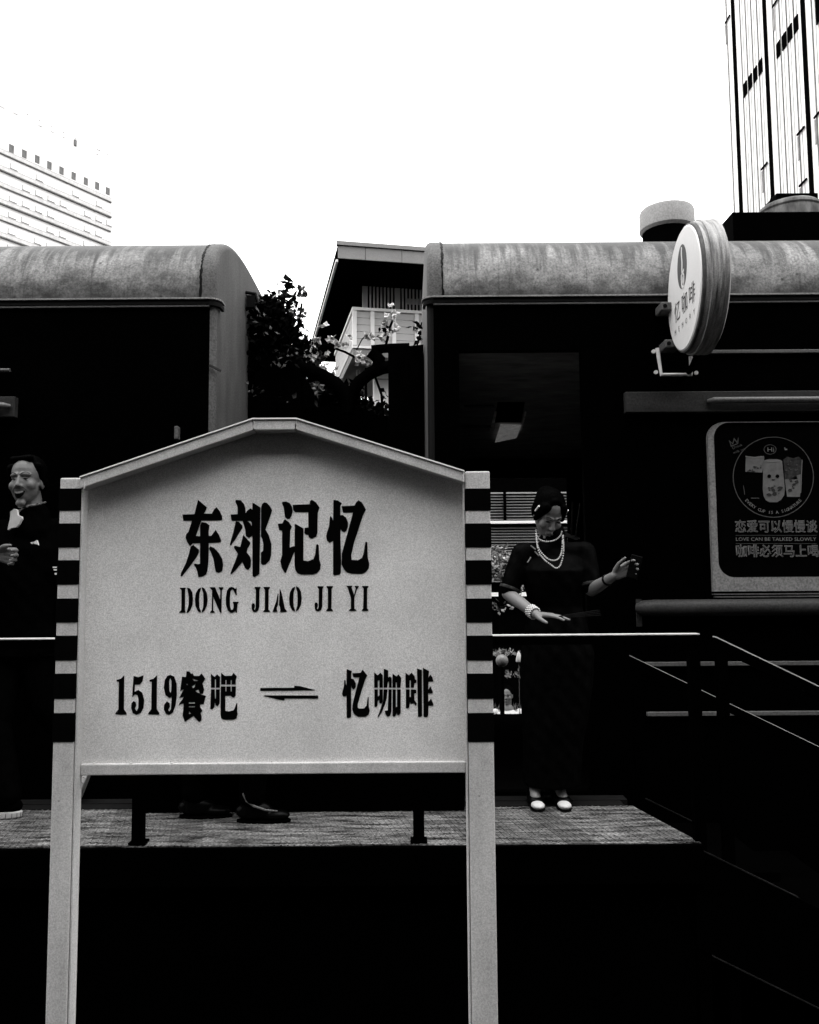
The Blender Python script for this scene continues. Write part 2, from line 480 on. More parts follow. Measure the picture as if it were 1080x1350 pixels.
# posts
PF = SY - .036; PB = SY + .036
Lx0, Lx1 = at(74.5, 800, PF).x, at(101.5, 800, PF).x
Rx0, Rx1 = at(615.5, 800, PF).x, at(648.5, 800, PF).x
bands = [(644, 673), (690, 721.5), (738.5, 770.5), (789, 820.5), (838, 870.5), (888, 921), (940, 978)]
for (x0, x1, top) in ((Lx0, Lx1, 629.5), (Rx0, Rx1, 622)):
    po = B().box(x0, x1, PF, PB, 0, zs(top, (x0 + .4) * 300 + 360)).build('post', 'post_white', sign, bevel=.004)
    dz = 0.0
    for (a, b_) in bands:
        boxo('black_band', 'black_band', po, x0 - .0015, x1 + .0015, PF - .0015, PB + .0015, zs(b_, 90 if x0 < -.5 else 630), zs(a, 90 if x0 < -.5 else 630))
# panel and frame
PANY = SY + .014
FF = SY - .044      # front of the frame strip
bx0, bx1 = Lx1 + .0025, Rx0 - .0025
zb = zs(1020); zt = zs(640); za = at(360, 553, FF).z
xa0, xa1 = at(333, 553, FF).x, at(391, 553, FF).x
ze = at(111, 630, FF).z; ze2 = at(613, 622, FF).z
flat = [(bx0, zb), (bx1, zb), (bx1, ze2), (xa1, za), (xa0, za), (bx0, ze)]
pan = B(); m = len(flat)
pan.add([(x, PANY, z) for x, z in flat] + [(x, PANY + .012, z) for x, z in flat], [tuple(range(m)), tuple(range(m, 2 * m))[::-1]] + [(i, m + i, m + (i + 1) % m, (i + 1) % m) for i in range(m)])
panel = pan.build('panel', 'sign_white', sign)
T = .032
def frame_piece(a, b_, ia, ib, name='frame_strip'):
    # a,b outer corners; ia,ib inner corners (mitred)
    fr = B().hexa([(a[0], FF, a[1]), (b_[0], FF, b_[1]), (b_[0], PANY + .02, b_[1]), (a[0], PANY + .02, a[1]),
                   (ia[0], FF, ia[1]), (ib[0], FF, ib[1]), (ib[0], PANY + .02, ib[1]), (ia[0], PANY + .02, ia[1])])
    return fr.build(name, 'post_white', sign, bevel=.0025)
sl = (za - ze) / (xa0 - bx0); sr = (ze2 - za) / (bx1 - xa1)
g_ = .0012
frame_piece((bx0, ze), (xa0 - g_, za), (bx0, ze - T * 1.02), (xa0 - g_ + .004, za - T))
frame_piece((xa0 + g_, za), (xa1 - g_, za), (xa0 + g_ + .004, za - T), (xa1 - g_ - .004, za - T))
frame_piece((xa1 + g_, za), (bx1, ze2), (xa1 + g_ - .004, za - T), (bx1, ze2 - T * 1.02))
FB = PANY - .012
zb1, zb2 = at(360, 1021, FB).z, at(360, 1006, FB).z
B().box(bx0 + .0045, bx1 - .0045, FB, PANY + .02, zb1, zb2).build('frame_strip', 'post_white', sign, bevel=.003)
boxo('frame_strip', 'post_inner', sign, bx0, bx0 + .004, PF + .006, PANY, 0, ze - T * 1.04)
boxo('frame_strip', 'post_inner', sign, bx1 - .004, bx1, PF + .006, PANY, 0, ze2 - T * 1.04)
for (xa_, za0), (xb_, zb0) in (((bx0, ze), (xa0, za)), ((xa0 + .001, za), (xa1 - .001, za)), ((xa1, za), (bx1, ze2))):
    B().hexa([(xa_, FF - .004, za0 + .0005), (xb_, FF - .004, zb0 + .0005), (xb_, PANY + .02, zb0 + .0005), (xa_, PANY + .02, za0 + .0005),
              (xa_, FF - .004, za0 + .0045), (xb_, FF - .004, zb0 + .0045), (xb_, PANY + .02, zb0 + .0045), (xa_, PANY + .02, za0 + .0045)]).build('edge_highlight', 'trim_white', sign)  # pale strip paints a bright highlight along the rim's top edge
for px, py in ((336, 560), (392, 560), (112, 640), (612, 630)):
    p = at(px, py, FF)
    B().tube([p + Vector((-.002 + random.uniform(-.002, .002), -.0005, .012 - q * .006)) for q in range(5)], .0016, 5).build('weld_seam', 'weld', sign)
for px in (123, 172, 226, 287, 365, 430, 520, 588):
    p = at(px, 1006.5, PANY - .012)
    B().lathe(p + Vector((0, .004, 0)), (0, 0, 1), [(-.002, .003), (0, .0045), (.002, .002)], 8).build('weld_spot', 'weld', sign)

# lettering, traced in the photograph and laid on the panel
GL = {}
def S(loops, ox, oy, sc): return [[(ox + x / sc, oy + y / sc) for x, y in lp] for lp in loops]
def P(*a): return list(zip(a[::2], a[1::2]))
dong = [P(350,100,480,210,470,250,435,305,555,305,590,240,625,210,670,265,705,340,708,395,690,405,400,408,320,635,380,640,380,480,405,430,470,440,522,480,508,560,510,635,545,635,612,545,660,620,692,700,690,730,510,740,505,1000,490,1150,470,1205,410,1240,355,1245,340,1160,315,1100,288,1065,300,1045,345,1055,380,1050,380,742,270,745,232,790,190,730,165,660,175,610,210,570,260,410,135,412,118,318,298,312),
        P(278,768,365,840,360,890,320,960,250,1060,180,1150,110,1238,90,1225,100,1180,170,1040,215,900,240,795),
        P(530,788,590,815,660,890,710,980,722,1060,710,1150,680,1175,650,1185,615,1165,600,1110,580,980,545,890,514,826)]
jiao = [P(180,100,250,105,300,160,322,230,325,300,350,260,395,225,425,245,425,145,450,150,545,215,540,640,530,1200,460,1245,428,1235,425,630,400,650,370,665,330,640,320,540,285,430,285,412,118,412,102,318,205,312,205,200,172,130),
        P(350,415,395,415,415,440,415,490,395,450),
        P(180,414,230,430,275,480,278,515,230,590,170,690,105,775,90,765,110,690,145,570),
        P(290,620,395,735,390,765,355,820,342,880,390,940,405,1000,400,1090,375,1130,345,1135,315,1110,295,1060,275,1020,230,1080,170,1150,110,1208,98,1190,130,1110,180,990,210,900,175,850,148,800,165,778,245,800,260,740),
        P(600,138,640,145,690,200,718,255,700,320,620,540,670,630,708,760,705,920,680,1000,620,1060,580,1068,553,1045,550,885,585,855,588,760,575,690,552,640,554,220,570,160)]
ji = [P(135,130,200,125,250,150,280,200,292,270,275,340,250,378,215,385,180,360,168,290,158,210,135,160),
      P(290,175,540,165,550,120,575,98,640,140,690,215,665,290,660,450,660,590,640,645,575,675,530,655,525,620,485,618,465,590,470,515,525,510,522,282,325,282,300,250),
      P(180,388,240,435,280,500,255,555,250,810,300,788,320,790,322,460,345,462,452,525,450,1000,520,1010,600,980,625,910,640,770,658,755,678,775,685,980,710,1060,700,1130,650,1190,580,1208,420,1208,365,1190,330,1140,320,1060,320,870,300,910,250,1040,190,1185,175,1185,130,1110,108,1010,135,920,135,555,92,550,70,455,140,450,160,405)]
yi = [P(165,100,230,110,290,150,268,195,268,330,300,325,350,360,380,430,382,500,360,560,325,582,290,565,270,530,270,700,280,1000,275,1190,255,1210,175,1220,160,1205,160,712,105,735,70,705,58,640,70,580,100,500,112,360,125,340,145,370,160,410),
      P(285,195,480,185,500,140,535,105,590,140,648,245,600,340,530,560,470,740,430,920,435,990,530,995,590,960,615,880,638,730,652,718,668,735,675,960,698,1050,690,1120,640,1175,580,1200,450,1198,370,1180,320,1130,285,1060,290,900,350,680,400,500,455,290,310,292)]
yi2 = [P(133,55,185,75,178,105,178,150,205,160,225,200,225,240,205,265,185,250,178,220,178,540,160,552,133,550,130,325,100,335,85,310,90,280,105,230,108,165,118,170,125,215,130,220),
       P(190,98,272,93,295,60,342,120,320,165,280,290,245,410,245,450,265,458,310,455,335,425,348,335,355,340,358,440,368,480,355,520,320,540,250,540,205,510,188,460,195,400,220,300,262,138,200,138)]
ka = [P(412,88,448,118,475,92,500,118,500,245,465,245,465,170,450,170,450,245,412,245),
      P(415,262,450,262,450,335,465,320,465,262,500,262,500,385,485,408,465,400,462,370,450,378,445,430,430,440,415,438),
      P(510,50,555,70,555,140,575,130,590,150,590,245,562,245,562,180,550,190,545,245,508,245),
      P(508,262,548,262,540,350,520,420,490,490,455,545,445,540,470,480,502,380),
      P(558,262,590,262,588,490,575,530,550,540,530,520,518,480,550,475),
      P(598,100,640,130,660,108,688,145,680,245,642,245,642,190,632,190,632,245,598,245),
      P(600,262,632,262,634,440,645,440,645,262,682,262,682,500,670,520,650,522,640,500,630,530,612,542,598,530)]
fei = [P(730,90,765,118,793,92,825,130,828,160,842,165,842,195,820,200,818,245,785,245,785,170,773,170,773,245,732,245),
       P(735,262,773,262,773,340,785,340,785,262,840,265,842,300,820,305,822,370,845,405,835,430,815,400,790,410,775,390,768,445,750,455,735,450),
       P(848,48,898,65,900,530,885,542,858,540),
       P(908,42,970,75,965,140,985,110,1005,140,1015,180,965,182,962,265,985,230,1010,290,1005,302,962,302,962,390,990,355,1015,410,1015,428,965,428,962,525,945,545,915,540)]
can = [P(190,60,240,65,262,100,285,92,310,135,390,135,430,95,490,180,445,255,470,350,450,415,425,415,395,420,500,450,460,580,405,580,410,630,445,690,415,720,430,780,425,840,390,865,300,765,165,862,130,760,148,570,65,590,150,465,75,485,148,340,90,380,120,145,182,150),
       P(280,180,310,185,375,205,365,215,310,210), P(275,300,335,260,320,310,295,325), P(330,370,380,345,400,410,370,400),
       P(228,550,325,550,325,572,228,572), P(228,612,325,612,325,630,228,630), P(230,690,260,730,230,735), P(180,262,215,262,205,280)]
ba = [P(575,100,635,150,675,108,722,150,718,322,656,322,656,190,640,190,640,322,580,322),
      P(578,348,638,348,642,490,655,490,656,348,718,348,715,570,690,610,655,600,640,550,632,630,600,660,568,655),
      P(738,85,800,135,905,130,935,85,990,145,970,200,970,270,905,270,905,200,890,200,890,270,823,270,823,200,808,200,808,270,738,270),
      P(733,300,808,300,808,380,822,380,822,300,890,300,890,380,905,380,905,300,972,300,970,450,940,475,908,470,895,445,805,445,805,685,860,695,930,680,955,640,985,560,995,570,992,690,1000,740,985,800,940,825,780,825,740,800,730,740)]
one = [P(135,115,133,370,152,398,152,410,68,408,70,398,92,370,95,165,78,162,78,150,110,140)]
five = [P(205,120,240,130,280,115,272,160,250,185,215,185,213,240,240,225,270,245,285,300,280,360,258,400,228,412,200,400,187,360,190,325,205,308,222,320,225,345,215,365,228,385,240,360,243,300,235,265,215,258,195,280,200,200)]
nine = [P(480,112,510,125,528,180,530,260,520,340,500,395,472,412,445,400,432,370,435,335,455,310,475,325,478,350,465,375,472,388,485,370,492,275,475,285,445,265,432,210,440,150,458,120),
        P(480,135,490,160,488,230,482,250,474,230,472,160)]
arrow_r = [P(93,148,272,147,272,136,300,138,380,158,380,160,93,163)]
arrow_l = [P(115,187,398,188,398,204,220,203,220,213,195,210,113,190)]
D_ = [P(58,82,125,82,118,100,115,330,122,355,52,355,55,345,75,330,78,105,60,92), P(138,80,170,90,195,130,203,200,198,270,175,330,150,355,132,355,140,330,155,270,158,180,145,110)]
O_ = [P(290,80,288,105,275,140,270,220,275,300,290,340,285,355,255,335,230,280,224,210,235,140,260,95), P(300,75,330,90,355,140,363,210,355,280,330,330,300,355,300,335,315,290,318,210,315,140,302,105)]
N_ = [P(390,75,445,75,500,210,503,110,485,85,485,75,538,75,535,88,520,110,515,355,500,355,425,180,425,330,442,345,440,355,390,355,392,345,408,330,412,110,392,88)]
G_ = [P(625,73,650,80,668,95,680,78,683,165,672,165,655,120,635,95,615,120,607,200,610,290,622,325,640,320,648,300,648,262,640,245,640,235,703,235,700,248,690,262,685,355,675,355,665,335,640,355,615,357,585,330,565,270,562,190,575,115,600,80)]
J_ = [P(878,73,945,73,940,90,932,105,930,290,918,330,890,348,865,345,848,315,845,270,855,250,875,255,882,275,880,300,872,315,880,325,890,300,892,105,880,88)]
I_ = [P(975,73,1048,73,1045,85,1032,105,1030,320,1045,335,1045,347,973,347,975,335,990,320,992,105,978,88)]
A_ = [P(52,143,60,150,55,270,40,300,40,325,50,345,-5,347,0,330,35,230), P(75,90,95,140,130,310,150,335,148,347,75,347,82,325,75,290,65,270,70,180)]
Y_ = [P(800,60,870,60,862,80,888,160,908,85,895,72,895,62,942,62,938,75,920,95,892,190,892,310,912,325,912,335,832,335,835,325,852,310,852,190,818,80)]
def off(g, dx, dy): return [[(x + dx, y + dy) for x, y in lp] for lp in g]
s1, s2, s3 = 11.25, 12.0, 1080 / 140
glyphs = [S(dong, 230, 650, s1), S(jiao, 295, 650, s1), S(ji, 360, 650, s1), S(yi, 425, 650, s1),
          S(can, 230, 880, s2), S(ba, 230, 880, s2), S(yi2, 440, 875, s3), S(ka, 440, 875, s3), S(fei, 440, 875, s3)]
sd = 1080 / 190
glyphs += [S(one, 140, 870, sd), S(five, 140, 870, sd), S(off(one, 246, 0), 140, 870, sd), S(nine, 140, 870, sd)]
glyphs += [S(arrow_r, 320, 870, 4), S(arrow_l, 320, 870, 4)]
sl_ = 1080 / 130
glyphs += [S(q, 230, 765, sl_) for q in (D_, O_, N_, G_, J_, I_)]
glyphs += [S(q, 360, 765, sl_) for q in (A_, off(O_, -48, -11), off(J_, -390, -8), off(I_, -390, -10), Y_, off(I_, 0, -12))]
LY = PANY - .0012
names = ['painted_character'] * 9 + ['painted_numeral'] * 4 + ['painted_arrow'] * 2 + ['painted_letter'] * 12
for gph, nm in zip(glyphs, names):
    flat_polys(nm, 'ink', sign, gph, lambda x, y: at(x, y, LY), Vector((0, .0009, 0)))

# ------------------------------------------------------------------ train cars
TY0, TY1 = 5.0, 7.8
TA, TB = (TY1 - TY0) / 2, 0.61
SE = 2 / 3.0     # boxy roof section: steep shoulders, flat crown
ZG = 3.745
ZF = 0.735
RC = 0.04
def roof_ring(x, inset, n=64):
    out = []
    for i in range(n + 1):
        t = math.pi * i / n
        cs = math.cos(t); cs = math.copysign(abs(cs) ** SE, cs)
        out.append((x, TY0 + TA - (TA - inset) * cs, ZG + max(TB - inset, .01) * max(math.sin(t), 0) ** SE))
    return out
def car_shell(car, xe, s, length):
    """xe: end position, s: +1 when the end faces +x. Roof (with seam strip), end wall and corner posts."""
    rings = [roof_ring(xe - s * length, 0)]
    k = 24
    for i in range(1, k): rings.append(roof_ring(xe - s * (length - (length - .12) * i / k), 0))
    rings.append(roof_ring(xe - s * .095, 0))
    b = B(); m = len(rings[0])
    for r in rings: b.v += [Vector(p) for p in r]
    for i in range(len(rings) - 1):
        for j in range(m - 1): b.f.append((i * m + j, i * m + j + 1, (i + 1) * m + j + 1, (i + 1) * m + j))
    b.build('roof', 'roof_weathered', car, smooth=True)
    cap = B(); rings = [roof_ring(xe - s * .097, -.006), roof_ring(xe - s * RC, -.006)]
    for i in range(1, 9):
        a = i / 8 * math.pi / 2
        rings.append(roof_ring(xe - s * RC * (1 - math.sin(a)), -.006 + RC * (1 - math.cos(a))))
    for r in rings: cap.v += [Vector(p) for p in r]
    for i in range(len(rings) - 1):
        for j in range(m - 1): cap.f.append((i * m + j, i * m + j + 1, (i + 1) * m + j + 1, (i + 1) * m + j))
    cap.build('roof_end_cap', 'end_roof', car, smooth=True)
    # ragged weld seam
    sm = B(); rr = roof_ring(xe, -.0075, 150); k_ = len(rr)
    for i, p in enumerate(rr):
        j = random.uniform(.001, .012); j2 = random.uniform(.001, .010)
        sm.v += [Vector((xe - s * (.100 + j), p[1], p[2])), Vector((xe - s * (.098 - j2), p[1], p[2]))]
    sm.f = [(2 * i, 2 * i + 2, 2 * i + 3, 2 * i + 1) for i in range(k_ - 1)]
    sm.build('roof_seam', 'gutter_dark', car)
    # end wall
    last = rings[-1]
    e = B()
    pts = [Vector(p) for p in last]
    bot = [Vector((xe, TY1 - RC, .25)), Vector((xe, TY0 + RC, .25))]
    poly = pts + bot
    e.add(poly, [tuple(range(len(poly)))])
    e.build('end_wall', 'end_grey', car)
    for sy, yy in ((1, TY0), (-1, TY1)):
        c = B()
        for i in range(9):
            a = i / 8 * math.pi / 2
            x = xe - s * RC * (1 - math.sin(a)); y = yy + sy * RC * (1 - math.cos(a))
            c.v += [Vector((x, y, .25)), Vector((x, y, ZG - .002))]
        c.f = [(2 * i, 2 * i + 2, 2 * i + 3, 2 * i + 1) for i in range(8)]
        c.build('corner_post', 'end_grey' if s > 0 else 'corner_dark', car, smooth=True)
    # gutter, wrapping a little around the end
    gt, gd = B(), B()
    gt.box(min(xe - s * length, xe - s * RC), max(xe - s * length, xe - s * RC), TY0 - .034, TY0 - .001, ZG + .004, ZG + .014)
    gd.box(min(xe - s * length, xe - s * RC), max(xe - s * length, xe - s * RC), TY0 - .022, TY0 - .001, ZG - .026, ZG + .002)
    arc = []
    for i in range(9):
        a = i / 8 * math.pi / 2
        arc.append((xe - s * RC + s * (RC + .016) * math.sin(a), TY0 + RC - (RC + .016) * math.cos(a)))
    arc.append((xe + s * .016, TY0 + RC + (.07 if s > 0 else .05)))
    for (p, q) in zip(arc[:-1], arc[1:]):
        gt.bar((p[0], p[1], ZG + .009), (q[0], q[1], ZG + .009), .030, .01)
        gd.bar((p[0], p[1], ZG - .021), (q[0], q[1], ZG - .021), .018, .026)
    gt.build('gutter', 'gutter_grey', car)
    gd.build('gutter_underside', 'gutter_dark', car)
    l2 = B().box(min(xe - s * length, xe - s * RC), max(xe - s * length, xe - s * RC), TY0 - .018, TY0 - .001, ZG - .040, ZG - .030)
    l2.build('drip_rail', 'trim_grey', car)

mat('end_roof', 0.07, 0.65, 0.15, 0.35, 5, stretch=(1, 1, 0.5), grain=0.35, gscale=85, bump=0.1, bscale=10)

XL = at(279, 405, 5.0).x + .03
lcar = thing('train_car', (XL - 4, TY0 + TA, 0.25), 'dark railway carriage with weathered grey roof, behind the left side of the name board', 'train car', 'old railway carriages')
car_shell(lcar, XL, 1, 9.0)
boxo('side_wall', 'black_paint', lcar, XL - 9, XL - RC, TY0, TY0 + .06, .25, ZG - .002)
boxo('side_wall', 'black_paint', lcar, XL - 9, XL - RC, TY1 - .06, TY1, .25, ZG - .002)
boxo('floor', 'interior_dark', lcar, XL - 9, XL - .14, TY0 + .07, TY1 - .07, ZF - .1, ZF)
# awning strip and grab irons of the left car
def wall_strip(car, x0, x1, rail_x0, rail_x1):
    z0, z1 = at(900, 543, TY0 - .05).z, at(900, 516, TY0 - .05).z
    boxo('window_hood', 'dull_trim', car, x0, x1, TY0 - .05, TY0 - .001, z0, z1, bevel=.004)
    zr = at(1000, 527, TY0 - .085).z
    B().tube([(rail_x0, TY0 - .056, zr), (rail_x0 + .03 * (1 if rail_x1 > rail_x0 else -1), TY0 - .08, zr), (rail_x1, TY0 - .08, zr)], [.012, .02, .02], 12).build('hood_rail', 'trim_grey', car, smooth=True)
wall_strip(lcar, XL - 8, at(19, 540, 4.95).x, at(14, 540, 4.95).x, XL - 8)
B().tube([at(0, 488, 4.95) - Vector((1.5, 0, 0)), at(13, 488, 4.95)], .012, 10).build('grab_rail', 'trim_grey', lcar, smooth=True)
p = at(233, 562, 4.96)
boxo('hinge', 'trim_grey', lcar, p.x - .012, p.x + .012, 4.95, 4.998, p.z - .08, p.z, bevel=.004)
p = at(283, 486, 4.99)
B().bar(p + Vector((-.03, -.01, .02)), p + Vector((.035, .02, -.01)), .012, .012).build('lamp_iron', 'dull_trim', lcar)
# lamp bracket on the end
p = at(328, 396, 5.9); p.x = XL + .04
b = B().tube([p + Vector((-.04, 0, .06)), p + Vector((.03, 0, .05)), p + Vector((.05, 0, -.02)), p + Vector((-.04, 0, -.07))], .014, 8)
b.box(p.x - .03, p.x + .03, p.y - .03, p.y + .03, p.z - .06, p.z + .03)
b.build('lamp_bracket', 'gutter_dark', lcar)

XR = at(562.5, 405, 5.1).x
rcar = thing('train_car', (XR + 4, TY0 + TA, 0.25), 'dark railway carriage with grey roof and a cafe poster window, right half of picture', 'train car', 'old railway carriages')
car_shell(rcar, XR, -1, 9.0)
dx0, dx1 = at(608, 700, TY0).x, at(772, 700, TY0).x
dzt = at(650, 462, TY0).z
boxo('side_wall', 'black_paint', rcar, XR + RC, dx0, TY0, TY0 + .06, .25, ZG - .002)
boxo('side_wall', 'black_paint', rcar, dx0 + .0005, dx1 - .0005, TY0, TY0 + .06, dzt, ZG - .002)
boxo('side_wall', 'black_paint', rcar, dx1, XR + 9, TY0, TY0 + .06, .25, ZG - .002)
boxo('side_wall', 'black_paint', rcar, dx0, dx1, TY0 + .001, TY0 + .059, .25, ZF - .002)
boxo('door_step', 'black_paint', rcar, dx0 - .1, dx1 + .1, PY1 + .02, TY0 - .001, ZF - .1, ZF - .02)
# vestibule
fz0, fz1 = at(700, 941, TY1).z, at(700, 631, TY1).z
fx0, fx1 = at(612, 700, TY1).x, at(748, 700, TY1).x
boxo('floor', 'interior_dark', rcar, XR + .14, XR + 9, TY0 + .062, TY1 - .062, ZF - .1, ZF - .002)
cz = at(650, 604, TY1 - .1).z
cy = TY0 + .062
ceil = B().add([(XR + .14, cy, dzt + .03), (2.1, cy, dzt + .03), (2.1, TY1 - .07, cz), (XR + .14, TY1 - .07, cz),
                (XR + .14, cy, dzt + .05), (2.1, cy, dzt + .05), (2.1, TY1 - .07, cz + .02), (XR + .14, TY1 - .07, cz + .02)],
               [(3, 2, 1, 0), (4, 5, 6, 7), (0, 1, 5, 4), (1, 2, 6, 5), (2, 3, 7, 6), (3, 0, 4, 7)])
co = ceil.build('vestibule_ceiling', 'ceiling_olive', rcar)
def on_ceil(px, py, drop=.0):
    P0 = Vector((0, cy, dzt + .03)); nn = Vector((0, -(cz - dzt - .03), TY1 - .07 - cy)).normalized()
    q = onplane(px, py, P0, nn); return q - Vector((0, 0, drop))
def ceil_quad(name, material, pts, drop, th=.012):
    q = [on_ceil(*p, drop) for p in pts]
    B().hexa(q + [v + Vector((0, 0, th)) for v in q]).build(name, material, co)
ceil_quad('glow_patch', 'ceiling_glow', [(660, 556), (687, 557), (681, 573), (653, 579)], .03)  # glowing panel added to make the bright patch on the ceiling
ceil_quad('hatch_frame', 'hatch_metal', [(652, 541), (655, 541), (650, 566), (646, 565)], .02)
ceil_quad('hatch_frame', 'hatch_metal', [(692, 541), (694, 541), (688, 565), (686, 565)], .02)
ceil_quad('hatch_opening', 'interior_dark', [(656, 530), (692, 530), (687, 556.5), (652, 556.5)], .004)
for (py, w_) in ((534, 40), (561, 40)):
    ceil_quad('ceiling_batten', 'dull_trim', [(612, py + .8), (612 + w_, py + .8), (612 + w_, py - .8), (612, py - .8)], .014)
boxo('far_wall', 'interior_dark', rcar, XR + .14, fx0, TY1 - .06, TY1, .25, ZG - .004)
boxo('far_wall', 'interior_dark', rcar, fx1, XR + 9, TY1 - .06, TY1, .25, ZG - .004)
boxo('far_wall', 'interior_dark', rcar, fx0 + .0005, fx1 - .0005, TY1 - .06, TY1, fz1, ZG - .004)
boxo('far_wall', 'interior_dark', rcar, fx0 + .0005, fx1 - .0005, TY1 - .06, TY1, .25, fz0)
boxo('far_door_head', 'dull_trim', rcar, fx0, fx1, TY1 - .075, TY1 - .0605, fz1 - .006, fz1 + .004)
boxo('partition', 'interior_dark', rcar, 2.1, 2.14, TY0 + .062, TY1 - .062, ZF, dzt + .02)
boxo('partition', 'interior_dark', rcar, XR + .14, XR + .17, TY0 + .062, TY1 - .062, ZF, dzt + .02)
# hood and belts on the side
wall_strip(rcar, at(825, 530, 4.95).x, XR + 8.5, at(933, 530, 4.95).x, XR + 8.4)
p = at(937, 463, 4.96)
boxo('thin_moulding', 'trim_grey', rcar, at(937, 463, 4.97).x, XR + 8.5, 4.975, 4.999, at(1000, 465, 4.97).z, at(1000, 460.5, 4.97).z, bevel=.003)
zc_, xb = at(960, 801, 4.95).z, at(842, 801, 4.95).x
B().tube([(xb, 4.985, zc_), (xb + .03, 4.965, zc_), (xb + .10, 4.955, zc_), (XR + 8.5, 4.955, zc_)], [.03, .045, .05, .05], 16).build('belt_moulding', 'dull_trim', rcar, smooth=True)
boxo('belt_plate', 'dull_trim', rcar, at(839, 800, 4.99).x, at(846, 800, 4.99).x, 4.986, 4.999, at(842, 826, 4.99).z, at(842, 790, 4.99).z)
for (ya, yb) in ((872.5, 878), (938.5, 944)):
    boxo('lower_moulding', 'trim_grey', rcar, at(852, 900, 4.98).x, XR + 8.5, 4.972, 4.999, at(960, yb, 4.97).z, at(960, ya, 4.97).z, bevel=.003)
# poster window : raised frame with rounded opening
WYp = 4.968
def rrect(x0, x1, z0, z1, r, n=8):
    out = []
    for cx, cz2, a0 in ((x1 - r, z1 - r, 0), (x0 + r, z1 - r, 90), (x0 + r, z0 + r, 180), (x1 - r, z0 + r, 270)):
        for i in range(n + 1):
            a = rad(a0 + 90 * i / n); out.append((cx + r * math.cos(a), cz2 + r * math.sin(a)))
    return out
wx0, wx1 = at(938, 700, WYp).x, at(938, 700, WYp).x + 1.12
wz0, wz1 = at(990, 779.5, WYp).z, at(990, 556, WYp).z
ix0, ix1 = at(946, 700, WYp).x, wx1 - .04
iz0, iz1 = at(990, 761, WYp).z, at(990, 556.8, WYp).z
outer = rrect(wx0, wx1, wz0, wz1, .10)
# lower outer corners are square
outer = [((wx0, wz0) if (x < wx0 + .1 and z < wz0 + .1) else ((wx1, wz0) if (x > wx1 - .1 and z < wz0 + .1) else (x, z))) for x, z in outer]
oo = []
for q in outer:
    if not oo or (Vector(q) - Vector(oo[-1])).length > 1e-6: oo.append(q)
flat_polys('window_frame', 'frame_grey', rcar, [oo, rrect(ix0, ix1, iz0, iz1, .095)], lambda x, y: Vector((x, WYp, y)), Vector((0, .031, 0)))
for k, (za_, zb_) in enumerate(((782.5, 784), (786, 787.5))):
    boxo('sill_lip', 'trim_grey', rcar, wx0 + .01 * k, wx1, 4.965, 4.999, at(990, zb_, 4.965).z, at(990, za_, 4.965).z)
PYY = 4.985
post_ = flat_polys('poster', 'poster_black', rcar, [rrect(ix0 - .01, ix1 + .01, iz0 - .01, iz1 + .01, .1)], lambda x, y: Vector((x, PYY, y)), Vector((0, .012, 0)))
def pw(px, py, d=.002): return at(px, py, PYY - d)
def px_loop(pts): return [(x, y) for x, y in pts]
def pp(name, material, loops, d=.002): return flat_polys(name, material, post_, loops, lambda x, y: pw(x, y, d), Vector((0, .0012, 0)))
def ellipse(cx, cy, rx, ry, n=48, a0=0, a1=360): return [(cx + rx * math.cos(rad(a0 + (a1 - a0) * i / n)), cy + ry * math.sin(rad(a0 + (a1 - a0) * i / n))) for i in range(n + (0 if a1 - a0 == 360 else 1))]
cxp, cyp, rp = 1019.8, 629.0, 53.5
pp('printed_ring', 'poster_dim', [ellipse(cxp, cyp, rp, rp), ellipse(cxp, cyp, rp - 1.1, rp - 1.1)])
# three printed cups, mottled with small blots
def blots(x0, x1, y0, y1, n, material, d, rmax=2.6):
    for _ in range(n):
        cx_, cy_, r_ = random.uniform(x0, x1), random.uniform(y0, y1), random.uniform(.8, rmax)
        lp = [(cx_ + r_ * random.uniform(.5, 1.3) * math.cos(t * .7), cy_ + r_ * random.uniform(.4, .9) * math.sin(t * .7)) for t in range(9)]
        pp('printed_blot', material, [lp], d + random.uniform(0, .0012))
pp('printed_cup', 'poster_cup', [P(983.5,602.5,985,601.2,995,602.4,1004,601,1008,603,1006.5,617,1005,623,983,622)], .002)
pp('printed_line', 'poster_line', [P(983,601,995,602.6,1007.5,601.2,1007.5,602.6,995,604,983.5,602.5)], .0036)
blots(985, 1004, 613, 622, 9, 'poster_brown', .0036)
pp('printed_line', 'poster_dim', [P(990,656.2,1001,656.2,1001,657.2,990,657.2)], .0022)
pp('printed_line', 'poster_dim', [P(980,640,980.8,640,982.5,652,981.7,652)], .0022)
pp('printed_cup', 'poster_brown', [P(1033,606,1038,602,1046,604,1053,602,1058,606,1056.5,632,1035,632)], .002)
pp('printed_line', 'poster_line', [P(1057.4,606,1058.2,606,1056.4,650,1055.4,650)], .0034)
pp('printed_cup', 'poster_cup', [P(1035,632.3,1044,629,1056,625,1055,655,1038,655)], .002)
blots(1040, 1052, 632, 650, 9, 'poster_brown', .0036, 4)
blots(1036, 1055, 606, 626, 9, 'poster_dim', .0036, 2)
pp('printed_cup', 'poster_cup', [P(1006.5,608,1009,606.4,1014,605.3,1024,605.3,1029,606.4,1031.5,608,1033.6,630,1035,645,1034,653,1030,659,1025,662,1015,662,1010,659.5,1007,654,1006,645)], .0048)
pp('printed_line', 'poster_line', [ellipse(1019, 607.6, 11.6, 1.5, 20)], .0062)
blots(1009, 1031, 640, 657, 16, 'poster_brown', .0062, 3.6)
for ex_ in (1014.4, 1025.2):
    pp('printed_mark', 'poster_black', [ellipse(ex_, 627.8, 2.4, 2.4, 14)], .0064)
pp('printed_mark', 'poster_black', [ellipse(1020, 632, 2.4, 1.2, 10, 0, 180)], .0064)
